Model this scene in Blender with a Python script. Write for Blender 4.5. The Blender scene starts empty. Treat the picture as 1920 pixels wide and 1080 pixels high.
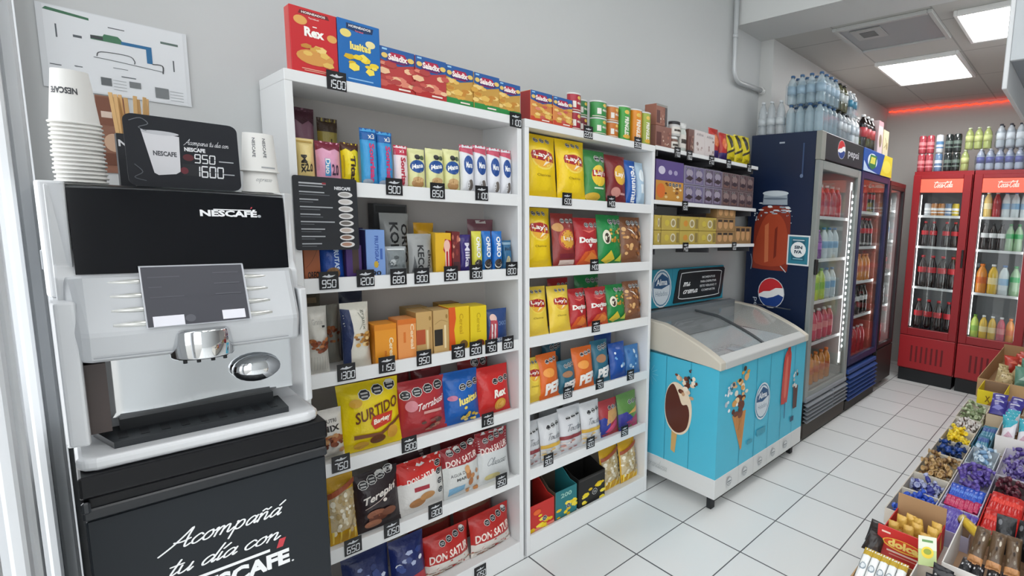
import bpy, bmesh, math, random
from mathutils import Vector, Matrix, noise
from mathutils.geometry import tessellate_polygon

C = bpy.context.scene.collection
S = bpy.context.scene
PI = math.pi
random.seed(7)

# ------------------------------------------------------------------ camera, world, exposure
FOC, PCX, PCY = 935.6, 1352.1, 532.0
cd = bpy.data.cameras.new('camera'); cam = bpy.data.objects.new('camera', cd); C.objects.link(cam)
cam.location = (0, 0, 1.43)
cam.rotation_euler = (Matrix.Rotation(math.radians(-53.48), 4, 'Z') @ Matrix.Rotation(math.radians(82.97), 4, 'X')
                      @ Matrix.Rotation(math.radians(2.51), 4, 'Z')).to_euler()
cd.sensor_fit = 'HORIZONTAL'; cd.sensor_width = 36; cd.lens = FOC / 1920 * 36
cd.shift_x = -(PCX - 960) / 1920; cd.shift_y = (PCY - 540) / 1920
cd.clip_start = .02
S.camera = cam
w = bpy.data.worlds.new('world'); S.world = w; w.use_nodes = True
w.node_tree.nodes['Background'].inputs[0].default_value = (.95, .975, 1, 1)
w.node_tree.nodes['Background'].inputs[1].default_value = 2.6
S.view_settings.view_transform = 'Standard'; S.view_settings.look = 'None'
S.view_settings.gamma = 1; S.view_settings.use_curve_mapping = False
S.view_settings.exposure = 0.0
S.cycles.max_bounces = 8; S.cycles.transparent_max_bounces = 16; S.cycles.diffuse_bounces = 4
S.cycles.use_denoising = True
S.cycles.caustics_reflective = False; S.cycles.caustics_refractive = False
S.cycles.sample_clamp_indirect = 6
FILL_FRONT = 6.6      # emission of the unseen panels added to light the shop front
LAMP_BACK = 15       # emission of the panels of the low ceiling

# ------------------------------------------------------------------ materials
def lin(h):
    if not isinstance(h, str): return tuple(h)
    h = h.lstrip('#')
    if len(h) == 3: h = ''.join(c * 2 for c in h)
    o = []
    for i in (0, 2, 4):
        c = int(h[i:i + 2], 16) / 255
        o.append(c / 12.92 if c <= .04045 else ((c + .055) / 1.055) ** 2.4)
    return tuple(o)
MATS = {}
def M(col, rough=.5, metal=0., bump=0., bscale=60., coat=0., alpha=1., emit=0., var=0., vscale=8., spec=.5):
    key = (col, rough, metal, bump, bscale, coat, alpha, emit, var, vscale, spec)
    if key in MATS: return MATS[key]
    m = bpy.data.materials.new('mat_%s' % str(col).strip('#')); m.use_nodes = True
    nt = m.node_tree; b = nt.nodes['Principled BSDF']
    c = lin(col)
    b.inputs['Base Color'].default_value = (*c, 1)
    b.inputs['Roughness'].default_value = rough; b.inputs['Metallic'].default_value = metal
    b.inputs['Coat Weight'].default_value = coat; b.inputs['Coat Roughness'].default_value = .1
    b.inputs['Alpha'].default_value = alpha; b.inputs['Specular IOR Level'].default_value = spec
    if emit: b.inputs['Emission Color'].default_value = (*c, 1); b.inputs['Emission Strength'].default_value = emit
    if bump or var:
        tc = nt.nodes.new('ShaderNodeTexCoord')
        n = nt.nodes.new('ShaderNodeTexNoise'); n.inputs['Scale'].default_value = bscale if bump else vscale
        n.inputs['Detail'].default_value = 3
        nt.links.new(tc.outputs['Object'], n.inputs['Vector'])
        if bump:
            bp = nt.nodes.new('ShaderNodeBump'); bp.inputs['Strength'].default_value = bump; bp.inputs['Distance'].default_value = .01
            nt.links.new(n.outputs['Fac'], bp.inputs['Height']); nt.links.new(bp.outputs['Normal'], b.inputs['Normal'])
        if var:
            n2 = nt.nodes.new('ShaderNodeTexNoise'); n2.inputs['Scale'].default_value = vscale; n2.inputs['Detail'].default_value = 4
            nt.links.new(tc.outputs['Object'], n2.inputs['Vector'])
            mx = nt.nodes.new('ShaderNodeMix'); mx.data_type = 'RGBA'
            mx.inputs['A'].default_value = (*[x * (1 - var) for x in c], 1); mx.inputs['B'].default_value = (*[min(1, x * (1 + var)) for x in c], 1)
            nt.links.new(n2.outputs['Fac'], mx.inputs['Factor']); nt.links.new(mx.outputs['Result'], b.inputs['Base Color'])
    MATS[key] = m; return m
def FILM(col): return M(col, .3, 0, .25, 55)                    # printed plastic film
def PRN(col): return M(col, .4)                                   # ink on carton or film
def GLASS(tint=(.9, .95, .95), ref=1.45, rough=.03, dens=.06, frost=0.):
    key = ('glass', tint, ref, rough, dens, frost)
    if key in MATS: return MATS[key]
    m = bpy.data.materials.new('clear_pane'); m.use_nodes = True; nt = m.node_tree; nt.nodes.clear()
    o = nt.nodes.new('ShaderNodeOutputMaterial'); mx = nt.nodes.new('ShaderNodeMixShader'); t = nt.nodes.new('ShaderNodeBsdfTransparent')
    g = nt.nodes.new('ShaderNodeBsdfGlossy'); f = nt.nodes.new('ShaderNodeMath'); f.operation = 'MULTIPLY_ADD'; f0 = ((ref - 1) / (ref + 1)) ** 2     # Schlick
    lw = nt.nodes.new('ShaderNodeLayerWeight'); lw.inputs['Blend'].default_value = .5; pw = nt.nodes.new('ShaderNodeMath'); pw.operation = 'POWER'; pw.inputs[1].default_value = 5
    nt.links.new(lw.outputs['Facing'], pw.inputs[0]); nt.links.new(pw.outputs[0], f.inputs[0]); f.inputs[1].default_value = 1 - f0; f.inputs[2].default_value = f0
    t.inputs['Color'].default_value = (*tint, 1); g.inputs['Roughness'].default_value = rough
    ad = nt.nodes.new('ShaderNodeMath'); ad.operation = 'ADD'; ad.inputs[1].default_value = dens; ad.use_clamp = True
    nt.links.new(f.outputs[0], ad.inputs[0]); nt.links.new(ad.outputs[0], mx.inputs[0])
    base = t.outputs[0]
    if frost:
        df = nt.nodes.new('ShaderNodeBsdfDiffuse'); df.inputs[0].default_value = (.85, .88, .9, 1); m2 = nt.nodes.new('ShaderNodeMixShader'); m2.inputs[0].default_value = frost
        nt.links.new(t.outputs[0], m2.inputs[1]); nt.links.new(df.outputs[0], m2.inputs[2]); base = m2.outputs[0]
    nt.links.new(base, mx.inputs[1]); nt.links.new(g.outputs[0], mx.inputs[2]); nt.links.new(mx.outputs[0], o.inputs[0])
    MATS[key] = m; return m

# ------------------------------------------------------------------ mesh builder
class MB:
    def __init__(s): s.v = []; s.f = []; s.mi = []; s.sm = []; s.mats = []; s.ix = {}
    def m(s, mat):
        if isinstance(mat, str): mat = PRN(mat)
        k = mat.name
        if k not in s.ix: s.ix[k] = len(s.mats); s.mats.append(mat)
        return s.ix[k]
    def face(s, idx, mi, sm=False): s.f.append(idx); s.mi.append(mi); s.sm.append(sm)
    def poly(s, pts, mat, sm=False):
        b = len(s.v); s.v += [tuple(p) for p in pts]; s.face(tuple(range(b, b + len(pts))), s.m(mat), sm)
    def box(s, x0, x1, y0, y1, z0, z1, mat, ch=0.):
        mi = s.m(mat); c = min(ch, (x1 - x0) * .45, (y1 - y0) * .45, (z1 - z0) * .45); b = len(s.v)
        if c <= 0:
            for z in (z0, z1):
                for x, y in ((x0, y0), (x1, y0), (x1, y1), (x0, y1)): s.v.append((x, y, z))
            for q in ((3, 2, 1, 0), (4, 5, 6, 7), (0, 1, 5, 4), (1, 2, 6, 5), (2, 3, 7, 6), (3, 0, 4, 7)): s.face(tuple(b + i for i in q), mi)
            return s
        X = (x0, x1); Y = (y0, y1); Z = (z0, z1); id = {}
        for i in (0, 1):
            for j in (0, 1):
                for k in (0, 1):
                    dx, dy, dz = (c if i == 0 else -c), (c if j == 0 else -c), (c if k == 0 else -c)
                    for a, p in enumerate(((X[i], Y[j] + dy, Z[k] + dz), (X[i] + dx, Y[j], Z[k] + dz), (X[i] + dx, Y[j] + dy, Z[k]))):
                        id[i, j, k, a] = len(s.v); s.v.append(p)
        def F(*q):
            p = [Vector(s.v[i]) for i in q]; n = (p[1] - p[0]).cross(p[2] - p[0]); ce = sum(p, Vector()) / len(p)
            o = ce - Vector(((x0 + x1) / 2, (y0 + y1) / 2, (z0 + z1) / 2))
            s.face(q if n.dot(o) > 0 else q[::-1], mi)
        for i in (0, 1):
            F(id[i, 0, 0, 0], id[i, 1, 0, 0], id[i, 1, 1, 0], id[i, 0, 1, 0])
            F(id[0, i, 0, 1], id[1, i, 0, 1], id[1, i, 1, 1], id[0, i, 1, 1])
            F(id[0, 0, i, 2], id[1, 0, i, 2], id[1, 1, i, 2], id[0, 1, i, 2])
            for j in (0, 1):
                F(id[i, j, 0, 0], id[i, j, 1, 0], id[i, j, 1, 1], id[i, j, 0, 1])
                F(id[i, 0, j, 0], id[i, 1, j, 0], id[i, 1, j, 2], id[i, 0, j, 2])
                F(id[0, i, j, 1], id[1, i, j, 1], id[1, i, j, 2], id[0, i, j, 2])
                for k in (0, 1): F(id[i, j, k, 0], id[i, j, k, 1], id[i, j, k, 2])
        return s
    def prism(s, pts, ax, a0, a1, mat, sm=False):                # pts in the two other axes, extruded along ax
        def P(p, a): return {'x': (a, p[0], p[1]), 'y': (p[0], a, p[1]), 'z': (p[0], p[1], a)}[ax]
        n = len(pts); b = len(s.v); mi = s.m(mat)
        s.v += [P(p, a0) for p in pts] + [P(p, a1) for p in pts]
        ar = sum(pts[i][0] * pts[(i + 1) % n][1] - pts[(i + 1) % n][0] * pts[i][1] for i in range(n))
        fl = (ar > 0) == (ax != 'y')
        o = list(range(n)) if fl else list(range(n))[::-1]
        s.face(tuple(b + i for i in o[::-1]), mi); s.face(tuple(b + n + i for i in o), mi)
        for i in range(n):
            j = (i + 1) % n; q = (b + o[i], b + o[j], b + n + o[j], b + n + o[i]); s.face(q, mi, sm)
        return s
    def lathe(s, prof, mat, seg=16, c=(0, 0, 0), sm=True):       # prof: (r, z) or (r, z, mat for the band above)
        b = len(s.v); mi = s.m(mat)
        for p in prof:
            for k in range(seg):
                a = 2 * PI * k / seg; s.v.append((c[0] + p[0] * math.cos(a), c[1] + p[0] * math.sin(a), c[2] + p[1]))
        for i in range(len(prof) - 1):
            mm = s.m(prof[i][2]) if len(prof[i]) > 2 else mi
            for k in range(seg):
                k2 = (k + 1) % seg; s.face((b + i * seg + k, b + i * seg + k2, b + (i + 1) * seg + k2, b + (i + 1) * seg + k), mm, sm)
        if prof[0][0] > 1e-5: s.face(tuple(b + k for k in range(seg))[::-1], mi)
        if prof[-1][0] > 1e-5: s.face(tuple(b + (len(prof) - 1) * seg + k for k in range(seg)), s.m(prof[-1][2]) if len(prof[-1]) > 2 else mi)
        return s
    def tube(s, path, r, mat, seg=8, sm=True):
        P = [Vector(p) for p in path]; b = len(s.v); mi = s.m(mat); n = len(P); up = None
        for i, p in enumerate(P):
            t = (P[min(i + 1, n - 1)] - P[max(i - 1, 0)]).normalized()
            if up is None: up = t.orthogonal().normalized()
            up = (up - t * up.dot(t)).normalized(); sd = t.cross(up)
            for k in range(seg):
                a = 2 * PI * k / seg; s.v.append(tuple(p + up * (r * math.cos(a)) + sd * (r * math.sin(a))))
        for i in range(n - 1):
            for k in range(seg):
                k2 = (k + 1) % seg; s.face((b + i * seg + k, b + i * seg + k2, b + (i + 1) * seg + k2, b + (i + 1) * seg + k), mi, sm)
        s.face(tuple(b + k for k in range(seg))[::-1], mi); s.face(tuple(b + (n - 1) * seg + k for k in range(seg)), mi)
        return s
    def grid(s, fn, nu, nv, mat, sm=True, flip=False):
        b = len(s.v); mi = s.m(mat)
        for j in range(nv + 1):
            for i in range(nu + 1): s.v.append(tuple(fn(i / nu, j / nv)))
        for j in range(nv):
            for i in range(nu):
                a = b + j * (nu + 1) + i; q = (a, a + 1, a + nu + 2, a + nu + 1); s.face(q[::-1] if flip else q, mi, sm)
        return s
    def ball(s, c, r, mat, nu=10, nv=6):
        c = Vector(c); r = r if isinstance(r, tuple) else (r, r, r)
        return s.grid(lambda u, v: (c[0] + r[0] * math.cos(2 * PI * u) * math.sin(PI * v), c[1] + r[1] * math.sin(2 * PI * u) * math.sin(PI * v), c[2] - r[2] * math.cos(PI * v)), nu, nv, mat)
    def decal(s, shapes, mp, asp=1., L=9e9, base=.0006, step=.00012):
        """shapes in (u, v); mp(u, v, off) -> xyz; asp = width / height of the face; L = longest edge, in face widths"""
        for li, sh in enumerate(shapes):
            pts, tris = shape_tris(sh, asp)
            if not tris: continue
            mi = s.m(PRN(sh[-1]) if isinstance(sh[-1], str) else sh[-1]); off = base + step * li
            if L < 1e8:
                out = []; st = [tuple(pts[i] for i in t) for t in tris]
                while st:
                    t = st.pop(); d = [math.hypot(t[i][0] - t[(i + 1) % 3][0], (t[i][1] - t[(i + 1) % 3][1]) / asp) for i in range(3)]
                    k = d.index(max(d))
                    if d[k] <= L: out.append(t); continue
                    a, b_, c = t[k], t[(k + 1) % 3], t[(k + 2) % 3]; m_ = ((a[0] + b_[0]) / 2, (a[1] + b_[1]) / 2)
                    st += [(a, m_, c), (m_, b_, c)]
                for t in out:
                    b = len(s.v); s.v += [tuple(mp(p[0], p[1], off)) for p in t]; s.face((b, b + 1, b + 2), mi, True)
            else:
                e_ = 1e-6 if sh[0] in 'sl' else 0; b = len(s.v); s.v += [tuple(mp(p[0], p[1], off + e_ * i_)) for i_, p in enumerate(pts)]
                for t in tris: s.face(tuple(b + i for i in t), mi)
        return s
    def mesh(s, name):
        me = bpy.data.meshes.new(name); me.from_pydata(s.v, [], s.f)
        for m_ in s.mats: me.materials.append(m_)
        me.polygons.foreach_set('material_index', s.mi); me.polygons.foreach_set('use_smooth', s.sm)
        me.update(); return me
    def build(s, name, parent=None, loc=(0, 0, 0), rot=(0, 0, 0), bevel=0., seg=2):
        o = bpy.data.objects.new(name, s.mesh(name)); C.objects.link(o); o.location = loc; o.rotation_euler = rot
        if parent: o.parent = parent
        if bevel:
            b = o.modifiers.new('bevel', 'BEVEL'); b.width = bevel; b.segments = seg; b.limit_method = 'ANGLE'; b.angle_limit = .6
        return o

# ------------------------------------------------------------------ lettering and flat print
_TXT = {}
def text_tris(t, bold=0.):
    k = (t, bold)
    if k in _TXT: return _TXT[k]
    cu = bpy.data.curves.new('t', 'FONT'); cu.body = t; cu.resolution_u = 2; cu.offset = bold; cu.size = 1
    ob = bpy.data.objects.new('t', cu); me = ob.to_mesh()
    me.calc_loop_triangles()
    v = [(p.co.x, p.co.y) for p in me.vertices]; tr = [tuple(x.vertices) for x in me.loop_triangles]
    ob.to_mesh_clear(); bpy.data.objects.remove(ob); bpy.data.curves.remove(cu)
    if v:
        x0 = min(p[0] for p in v); x1 = max(p[0] for p in v); y0 = min(p[1] for p in v); y1 = max(p[1] for p in v)
        v = [((p[0] - x0) / (x1 - x0 or 1), (p[1] - y0) / (y1 - y0 or 1)) for p in v]
    _TXT[k] = (v, tr); return _TXT[k]
SCRIPT = {
 'A': (1.75, [[(-.35, -.3), (.3, .45), (.85, 1.4), (1.2, 2.1), (1.22, 1.2), (1.3, .3), (1.45, 0), (1.75, .2)], [(.3, .8), (.9, .68), (1.5, .85)]]),
 'c': (.85, [[(.75, .8), (.5, 1), (.18, .75), (.08, .4), (.25, .06), (.55, .05), (.9, .4)]]),
 'o': (.95, [[(.6, .98), (.25, .85), (.08, .45), (.25, .05), (.6, .08), (.78, .5), (.62, .95), (.75, .75), (1, .8)]]),
 'm': (1.6, [[(0, .9), (.12, .95), (.15, 0)], [(.15, .5), (.35, .92), (.55, .95), (.62, .6), (.62, 0)], [(.62, .5), (.85, .92), (1.05, .95), (1.12, .6), (1.15, .15), (1.3, .02), (1.6, .4)]]),
 'p': (1, [[(.05, .95), (.12, .9), (.1, -.9)], [(.12, .6), (.35, .95), (.65, .9), (.78, .5), (.6, .08), (.3, .05), (.12, .3)]]),
 'a': (1, [[(.75, .75), (.5, .98), (.2, .8), (.08, .4), (.22, .04), (.5, .15), (.75, .6), (.8, .95)], [(.8, .95), (.78, .3), (.88, .03), (1.05, .25)]]),
 'n': (1.1, [[(0, .9), (.12, .95), (.15, 0)], [(.15, .5), (.4, .92), (.62, .95), (.7, .6), (.72, .15), (.85, .02), (1.1, .35)]]),
 't': (.7, [[(.35, 1.7), (.3, .3), (.42, .02), (.7, .3)], [(-.1, 1.1), (.75, 1.18)]]),
 'u': (1.05, [[(.05, .95), (.1, .3), (.25, .03), (.5, .1), (.75, .5), (.78, .95)], [(.78, .95), (.78, .2), (.9, .02), (1.05, .3)]]),
 'd': (1.05, [[(.75, .75), (.5, .98), (.2, .8), (.08, .4), (.22, .04), (.5, .15), (.78, .6)], [(.95, 2), (.82, .8), (.8, .2), (.92, .02), (1.05, .25)]]),
 'i': (.5, [[(.15, .95), (.15, .2), (.27, .02), (.5, .3)]]),
 'C': (1.5, [[(1.35, 1.5), (1.1, 1.95), (.6, 1.8), (.2, 1), (.3, .25), (.8, 0), (1.4, .4)]]),
 'l': (.5, [[(.1, .5), (.4, 1.6), (.33, 2), (.15, 1.8), (.12, .4), (.25, .02), (.5, .3)]]),
 'T': (1.1, [[(0, 1.75), (.6, 1.9), (1.3, 1.85)], [(.7, 1.85), (.55, .9), (.45, 0)]]),
 'e': (.85, [[(.1, .45), (.7, .55), (.65, .92), (.4, .98), (.12, .65), (.15, .15), (.45, 0), (.85, .3)]]),
 'r': (.75, [[(0, .8), (.12, .95), (.15, 0)], [(.15, .5), (.35, .9), (.7, .92)]]),
 's': (.75, [[(.65, .8), (.4, 1), (.2, .75), (.5, .45), (.55, .1), (.25, 0), (.02, .15)]]),
 'g': (1, [[(.75, .8), (.45, .98), (.1, .5), (.3, .05), (.75, .6)], [(.8, .95), (.75, -.5), (.4, -.9), (.1, -.6), (1, .2)]]),
 '-': (.6, [[(.1, .55), (.5, .6)]]), ' ': (.6, []), '.': (.3, [[(.1, .02), (.16, .05)]]),
}
_ACC = {'á': ('a', [(.5, 1.3), (.8, 1.75)]), 'í': ('i', [(.15, 1.3), (.45, 1.75)]), 'ñ': ('n', [(.1, 1.25), (.3, 1.42), (.55, 1.25), (.75, 1.42)])}
def smooth_path(p, n=4):
    if len(p) < 3: return p
    q = [p[0]] + list(p) + [p[-1]]; o = []
    for i in range(1, len(q) - 2):
        for k in range(n):
            t = k / n; r = []
            for d in (0, 1):
                a, b, c, e = q[i - 1][d], q[i][d], q[i + 1][d], q[i + 2][d]
                r.append(.5 * (2 * b + (c - a) * t + (2 * a - 5 * b + 4 * c - e) * t * t + (3 * b - a - 3 * c + e) * t ** 3))
            o.append(tuple(r))
    o.append(p[-1]); return o
def ribbon(path, wd, pts, tris):
    n = len(path); b = len(pts)
    for i, p in enumerate(path):
        a, c = path[max(i - 1, 0)], path[min(i + 1, n - 1)]; dx, dy = c[0] - a[0], c[1] - a[1]; l = math.hypot(dx, dy) or 1
        pts += [(p[0] - dy / l * wd / 2, p[1] + dx / l * wd / 2), (p[0] + dy / l * wd / 2, p[1] - dx / l * wd / 2)]
    for i in range(n - 1):
        k = b + 2 * i; tris += [(k, k + 1, k + 3), (k, k + 3, k + 2)]
    for p in (path[0], path[-1]):
        k = len(pts); pts += [(p[0] + wd / 2 * math.cos(a * PI / 4), p[1] + wd / 2 * math.sin(a * PI / 4)) for a in range(8)]
        tris += [(k, k + i, k + i + 1) for i in range(1, 7)]
def script_tris(t, wd=.15, shear=.45):
    pts, tris = [], []; x = 0
    for ch in t:
        acc = None
        if ch in _ACC: ch, acc = _ACC[ch]
        adv, st = SCRIPT.get(ch, SCRIPT['o'])
        for pl in st + ([acc] if acc else []):
            pl = smooth_path(pl); ribbon([(x + p[0] + shear * p[1], p[1]) for p in pl], wd, pts, tris)
        x += adv
    return pts, tris, x
SEG7 = {'0': 'abcdef', '1': 'bc', '2': 'abged', '3': 'abgcd', '4': 'fgbc', '5': 'afgcd', '6': 'afgedc', '7': 'abc', '8': 'abcdefg', '9': 'abcdfg'}
def seg7_tris(t):
    pts, tris = [], []; k = .13
    for n, ch in enumerate(t):
        x0 = n * .84
        for sgm in SEG7.get(ch, ''):
            a = {'a': (0, 1, .6, 1), 'd': (0, 0, .6, 0), 'g': (0, .5, .6, .5), 'f': (0, .5, 0, 1), 'b': (.6, .5, .6, 1), 'e': (0, 0, 0, .5), 'c': (.6, 0, .6, .5)}[sgm]
            h = k / 2; b = len(pts)
            if a[1] == a[3]: q = [(a[0] - h * .2, a[1] - h), (a[2] + h * .2, a[1] - h), (a[2] + h * .2, a[1] + h), (a[0] - h * .2, a[1] + h)]
            else: q = [(a[0] - h, a[1] + .03), (a[0] + h, a[1] + .03), (a[0] + h, a[3] - .03), (a[0] - h, a[3] - .03)]
            pts += [(x0 + p[0] + .08 * p[1], p[1]) for p in q]; tris += [(b, b + 1, b + 2), (b, b + 2, b + 3)]
    return pts, tris, len(t) * .84 - .16
def shape_tris(sh, asp):
    k = sh[0]
    if k == 'r':
        x0, y0, x1, y1 = sh[1:5]; return [(x0, y0), (x1, y0), (x1, y1), (x0, y1)], [(0, 1, 2), (0, 2, 3)]
    if k in 'eco':
        n = {'e': 18, 'c': 18, 'o': 8}[k]; cx, cy = sh[1], sh[2]; rx = sh[3]; ry = sh[4] if k == 'e' else rx * asp; a0 = PI / 8 if k == 'o' else 0
        return [(cx, cy)] + [(cx + rx * math.cos(a0 + 2 * PI * i / n), cy + ry * math.sin(a0 + 2 * PI * i / n)) for i in range(n)], [(0, 1 + i, 1 + (i + 1) % n) for i in range(n)]
    if k == 'p':
        tr = tessellate_polygon([[Vector((p[0], p[1], 0)) for p in sh[1]]])
        o = []
        for t in tr:
            a, b, c = (sh[1][i] for i in t)
            o.append(t if (b[0] - a[0]) * (c[1] - a[1]) - (b[1] - a[1]) * (c[0] - a[0]) > 0 else t[::-1])
        return list(sh[1]), o
    if k in 'tT':         # ('t', text, cx, cy, w, h, {opts}, col);  T = reads downwards
        _, s, cx, cy, bw, bh, op = sh[:7]; v, tr = text_tris(s, op.get('b', .02)); sl = op.get('sl', 0); shx = op.get('sh', 0)
        if k == 'T': return [(cx + (p[1] - .5) * bw, cy - (p[0] - .5) * bh) for p in v], tr
        if op.get('up'): return [(cx - (p[0] - .5) * bw, cy - (p[1] - .5) * bh) for p in v], tr
        return [(cx + (p[0] - .5) * bw + shx * (p[1] - .5) * bh, cy + (p[1] - .5) * bh + sl * (p[0] - .5) * bw) for p in v], tr
    if k == 's':          # ('s', text, x0, y0, w, xheight, {opts}, col): handwriting
        _, s, x0, y0, bw, bh, op = sh[:7]; v, tr, W = script_tris(s, op.get('wd', .15), op.get('sh', .45)); sl = op.get('sl', 0)
        return [(x0 + p[0] / W * bw, y0 + p[1] * bh + sl * p[0] / W * bw) for p in v], tr
    if k == '7':
        _, s, x0, y0, bw, bh, op = sh[:7]; v, tr, W = seg7_tris(s); return [(x0 + p[0] / W * bw, y0 + p[1] * bh) for p in v], tr
    if k == 'l':          # ('l', path, width, col): a line
        pts, tr = [], []; ribbon([(p[0], p[1] / asp) for p in smooth_path(sh[1])], sh[2], pts, tr); return [(p[0], p[1] * asp) for p in pts], tr
    return [], []
def R(x0, y0, x1, y1, c): return ('r', x0, y0, x1, y1, c)
def E(cx, cy, rx, ry, c): return ('e', cx, cy, rx, ry, c)
def CI(cx, cy, r, c): return ('c', cx, cy, r, c)
def PG(p, c): return ('p', p, c)
def T(s, cx, cy, bw, bh, c, **k): return ('t', s, cx, cy, bw, bh, k, c)
def TV(s, cx, cy, bw, bh, c, **k): return ('T', s, cx, cy, bw, bh, k, c)
def SC(s, x0, y0, bw, bh, c, **k): return ('s', s, x0, y0, bw, bh, k, c)
def OCT(x0, y, n, r, dx, sl=0):                                   # the black warning octagons of the packs
    o = []
    for i in range(n):
        x = x0 + i * dx; yy = y + sl * i
        o += [('o', x, yy, r, '#e8e8e4'), ('o', x, yy, r * .88, '#15151a'), R(x - r * .55, yy + r * .08, x + r * .55, yy + r * .3, '#b9b9b9'), R(x - r * .5, yy - r * .35, x + r * .5, yy - r * .13, '#b9b9b9')]
    return o
def PS(p, c, n=4):                                                 # closed smooth outline
    q = smooth_path(list(p[-1:]) + list(p) + list(p[:2]), n); return PG(q[n:-n - 1], c)
def BL(cx, cy, bw, bh, n, cols, seed, k=1.0, ang=True):           # a printed heap of crackers, nuts, chips
    rn = random.Random(seed); o = []
    for i in range(n):
        x = cx + (rn.random() - .5) * bw; y = cy + (rn.random() - .5) * bh; r = rn.uniform(.12, .22) * bw * k; a0 = rn.random() * 6
        m = rn.choice((5, 6, 7)) if ang else 9; fl = rn.uniform(.55, 1)
        ry = min(r * bh / bw * 1.1, r * 1.4)
        o.append(PG([(x + r * math.cos(a0 + 2 * PI * j / m), y + ry * fl * math.sin(a0 + 2 * PI * j / m)) for j in range(m)], cols[i % len(cols)]))
    return o

# ------------------------------------------------------------------ scene bookkeeping
def tag(o, label=None, cat=None, group=None, kind=None):
    if label: o['label'] = label
    if cat: o['category'] = cat
    if group: o['group'] = group
    if kind: o['kind'] = kind
    return o
def thing(name, label, cat, loc=(0, 0, 0), rz=0, group=None):
    o = bpy.data.objects.new(name, None); C.objects.link(o); o.location = loc; o.rotation_euler = (0, 0, rz); o.empty_display_size = .05
    return tag(o, label, cat, group)
def struct(name, mb, label, bevel=0.):
    return tag(mb.build(name, bevel=bevel), label, 'building', kind='structure')
def copy_tree(o, parent=None):
    c = o.copy(); C.objects.link(c)
    if parent: c.parent = parent
    for ch in [x for x in o.children]: copy_tree(ch, c)
    return c
ORD = ['leftmost', 'second from left', 'third from left', 'fourth from left', 'fifth from left', 'sixth from left', 'seventh from left', 'eighth from left', 'ninth from left', 'tenth from left', 'eleventh from left', 'twelfth from left', 'thirteenth from left', 'fourteenth from left']

# ================================================================== THE ROOM
WALLM = M('#c9cbcb', .75, 0, .04, 30, var=.02, vscale=1.5)
def floor_mat():
    m = bpy.data.materials.new('white_floor_tiles'); m.use_nodes = True; nt = m.node_tree; b = nt.nodes['Principled BSDF']
    tc = nt.nodes.new('ShaderNodeTexCoord'); mp = nt.nodes.new('ShaderNodeMapping'); br = nt.nodes.new('ShaderNodeTexBrick')
    mp.inputs['Location'].default_value = (-.202 + .0015, -.101 + .0015, 0)
    br.offset = 0; br.squash = 1
    for k, v in (('Scale', 1), ('Mortar Size', .003), ('Mortar Smooth', .1), ('Brick Width', .302), ('Row Height', .333), ('Bias', 0)): br.inputs[k].default_value = v
    br.inputs['Color1'].default_value = (*lin('#eef0ef'), 1); br.inputs['Color2'].default_value = (*lin('#e9ebea'), 1); br.inputs['Mortar'].default_value = (*lin('#55585c'), 1)
    nt.links.new(tc.outputs['Object'], mp.inputs['Vector']); nt.links.new(mp.outputs[0], br.inputs['Vector'])
    n = nt.nodes.new('ShaderNodeTexNoise'); n.inputs['Scale'].default_value = 3; nt.links.new(tc.outputs['Object'], n.inputs['Vector'])
    mx = nt.nodes.new('ShaderNodeMix'); mx.data_type = 'RGBA'; mx.blend_type = 'MULTIPLY'; mx.inputs['Factor'].default_value = .0
    nt.links.new(br.outputs['Color'], mx.inputs['A']); nt.links.new(n.outputs['Color'], mx.inputs['B']); nt.links.new(mx.outputs['Result'], b.inputs['Base Color'])
    mr = nt.nodes.new('ShaderNodeMapRange'); mr.inputs['To Min'].default_value = .27; mr.inputs['To Max'].default_value = .31
    nt.links.new(n.outputs['Fac'], mr.inputs['Value']); nt.links.new(mr.outputs[0], b.inputs['Roughness'])
    bp = nt.nodes.new('ShaderNodeBump'); bp.inputs['Strength'].default_value = .3; bp.inputs['Distance'].default_value = .002; bp.invert = True
    nt.links.new(br.outputs['Fac'], bp.inputs['Height']); nt.links.new(bp.outputs[0], b.inputs['Normal']); return m
def ceil_mat():
    m = bpy.data.materials.new('ceiling_tiles'); m.use_nodes = True; nt = m.node_tree; b = nt.nodes['Principled BSDF']
    tc = nt.nodes.new('ShaderNodeTexCoord'); mp = nt.nodes.new('ShaderNodeMapping'); br = nt.nodes.new('ShaderNodeTexBrick'); br.offset = 0
    mp.inputs['Location'].default_value = (-4.575 + .625 * 8, -.895 + .61 * 8, 0)
    for k, v in (('Scale', 1), ('Mortar Size', .006), ('Mortar Smooth', .1), ('Brick Width', .625), ('Row Height', .61), ('Bias', 0)): br.inputs[k].default_value = v
    br.inputs['Color1'].default_value = br.inputs['Color2'].default_value = (*lin('#bdbcb8'), 1); br.inputs['Mortar'].default_value = (*lin('#a09f9c'), 1)
    nt.links.new(tc.outputs['Object'], mp.inputs['Vector']); nt.links.new(mp.outputs[0], br.inputs['Vector']); nt.links.new(br.outputs['Color'], b.inputs['Base Color'])
    b.inputs['Roughness'].default_value = .8; return m
YW = 2.03; XF = 5.45; ZC = 2.70; ZH = 3.3; YR = -2.0
struct('floor', MB().box(-.4, XF + .1, YR - .1, YW + .1, -.1, 0, floor_mat()), 'white square floor tiles with dark grout lines')
struct('wall_back', MB().box(-.15, XF + .1, YW, YW + .1, 0, ZH, WALLM), 'pale grey wall behind the shelf units')
struct('wall_far', MB().box(XF, XF + .1, YR, YW, 0, ZH, M('#c3c0bb', .75)), 'grey end wall behind the red coolers')
struct('wall_right', MB().box(-.4, XF + .1, YR - .1, YR, 0, ZH, WALLM), 'pale wall on the counter side of the shop')
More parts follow.
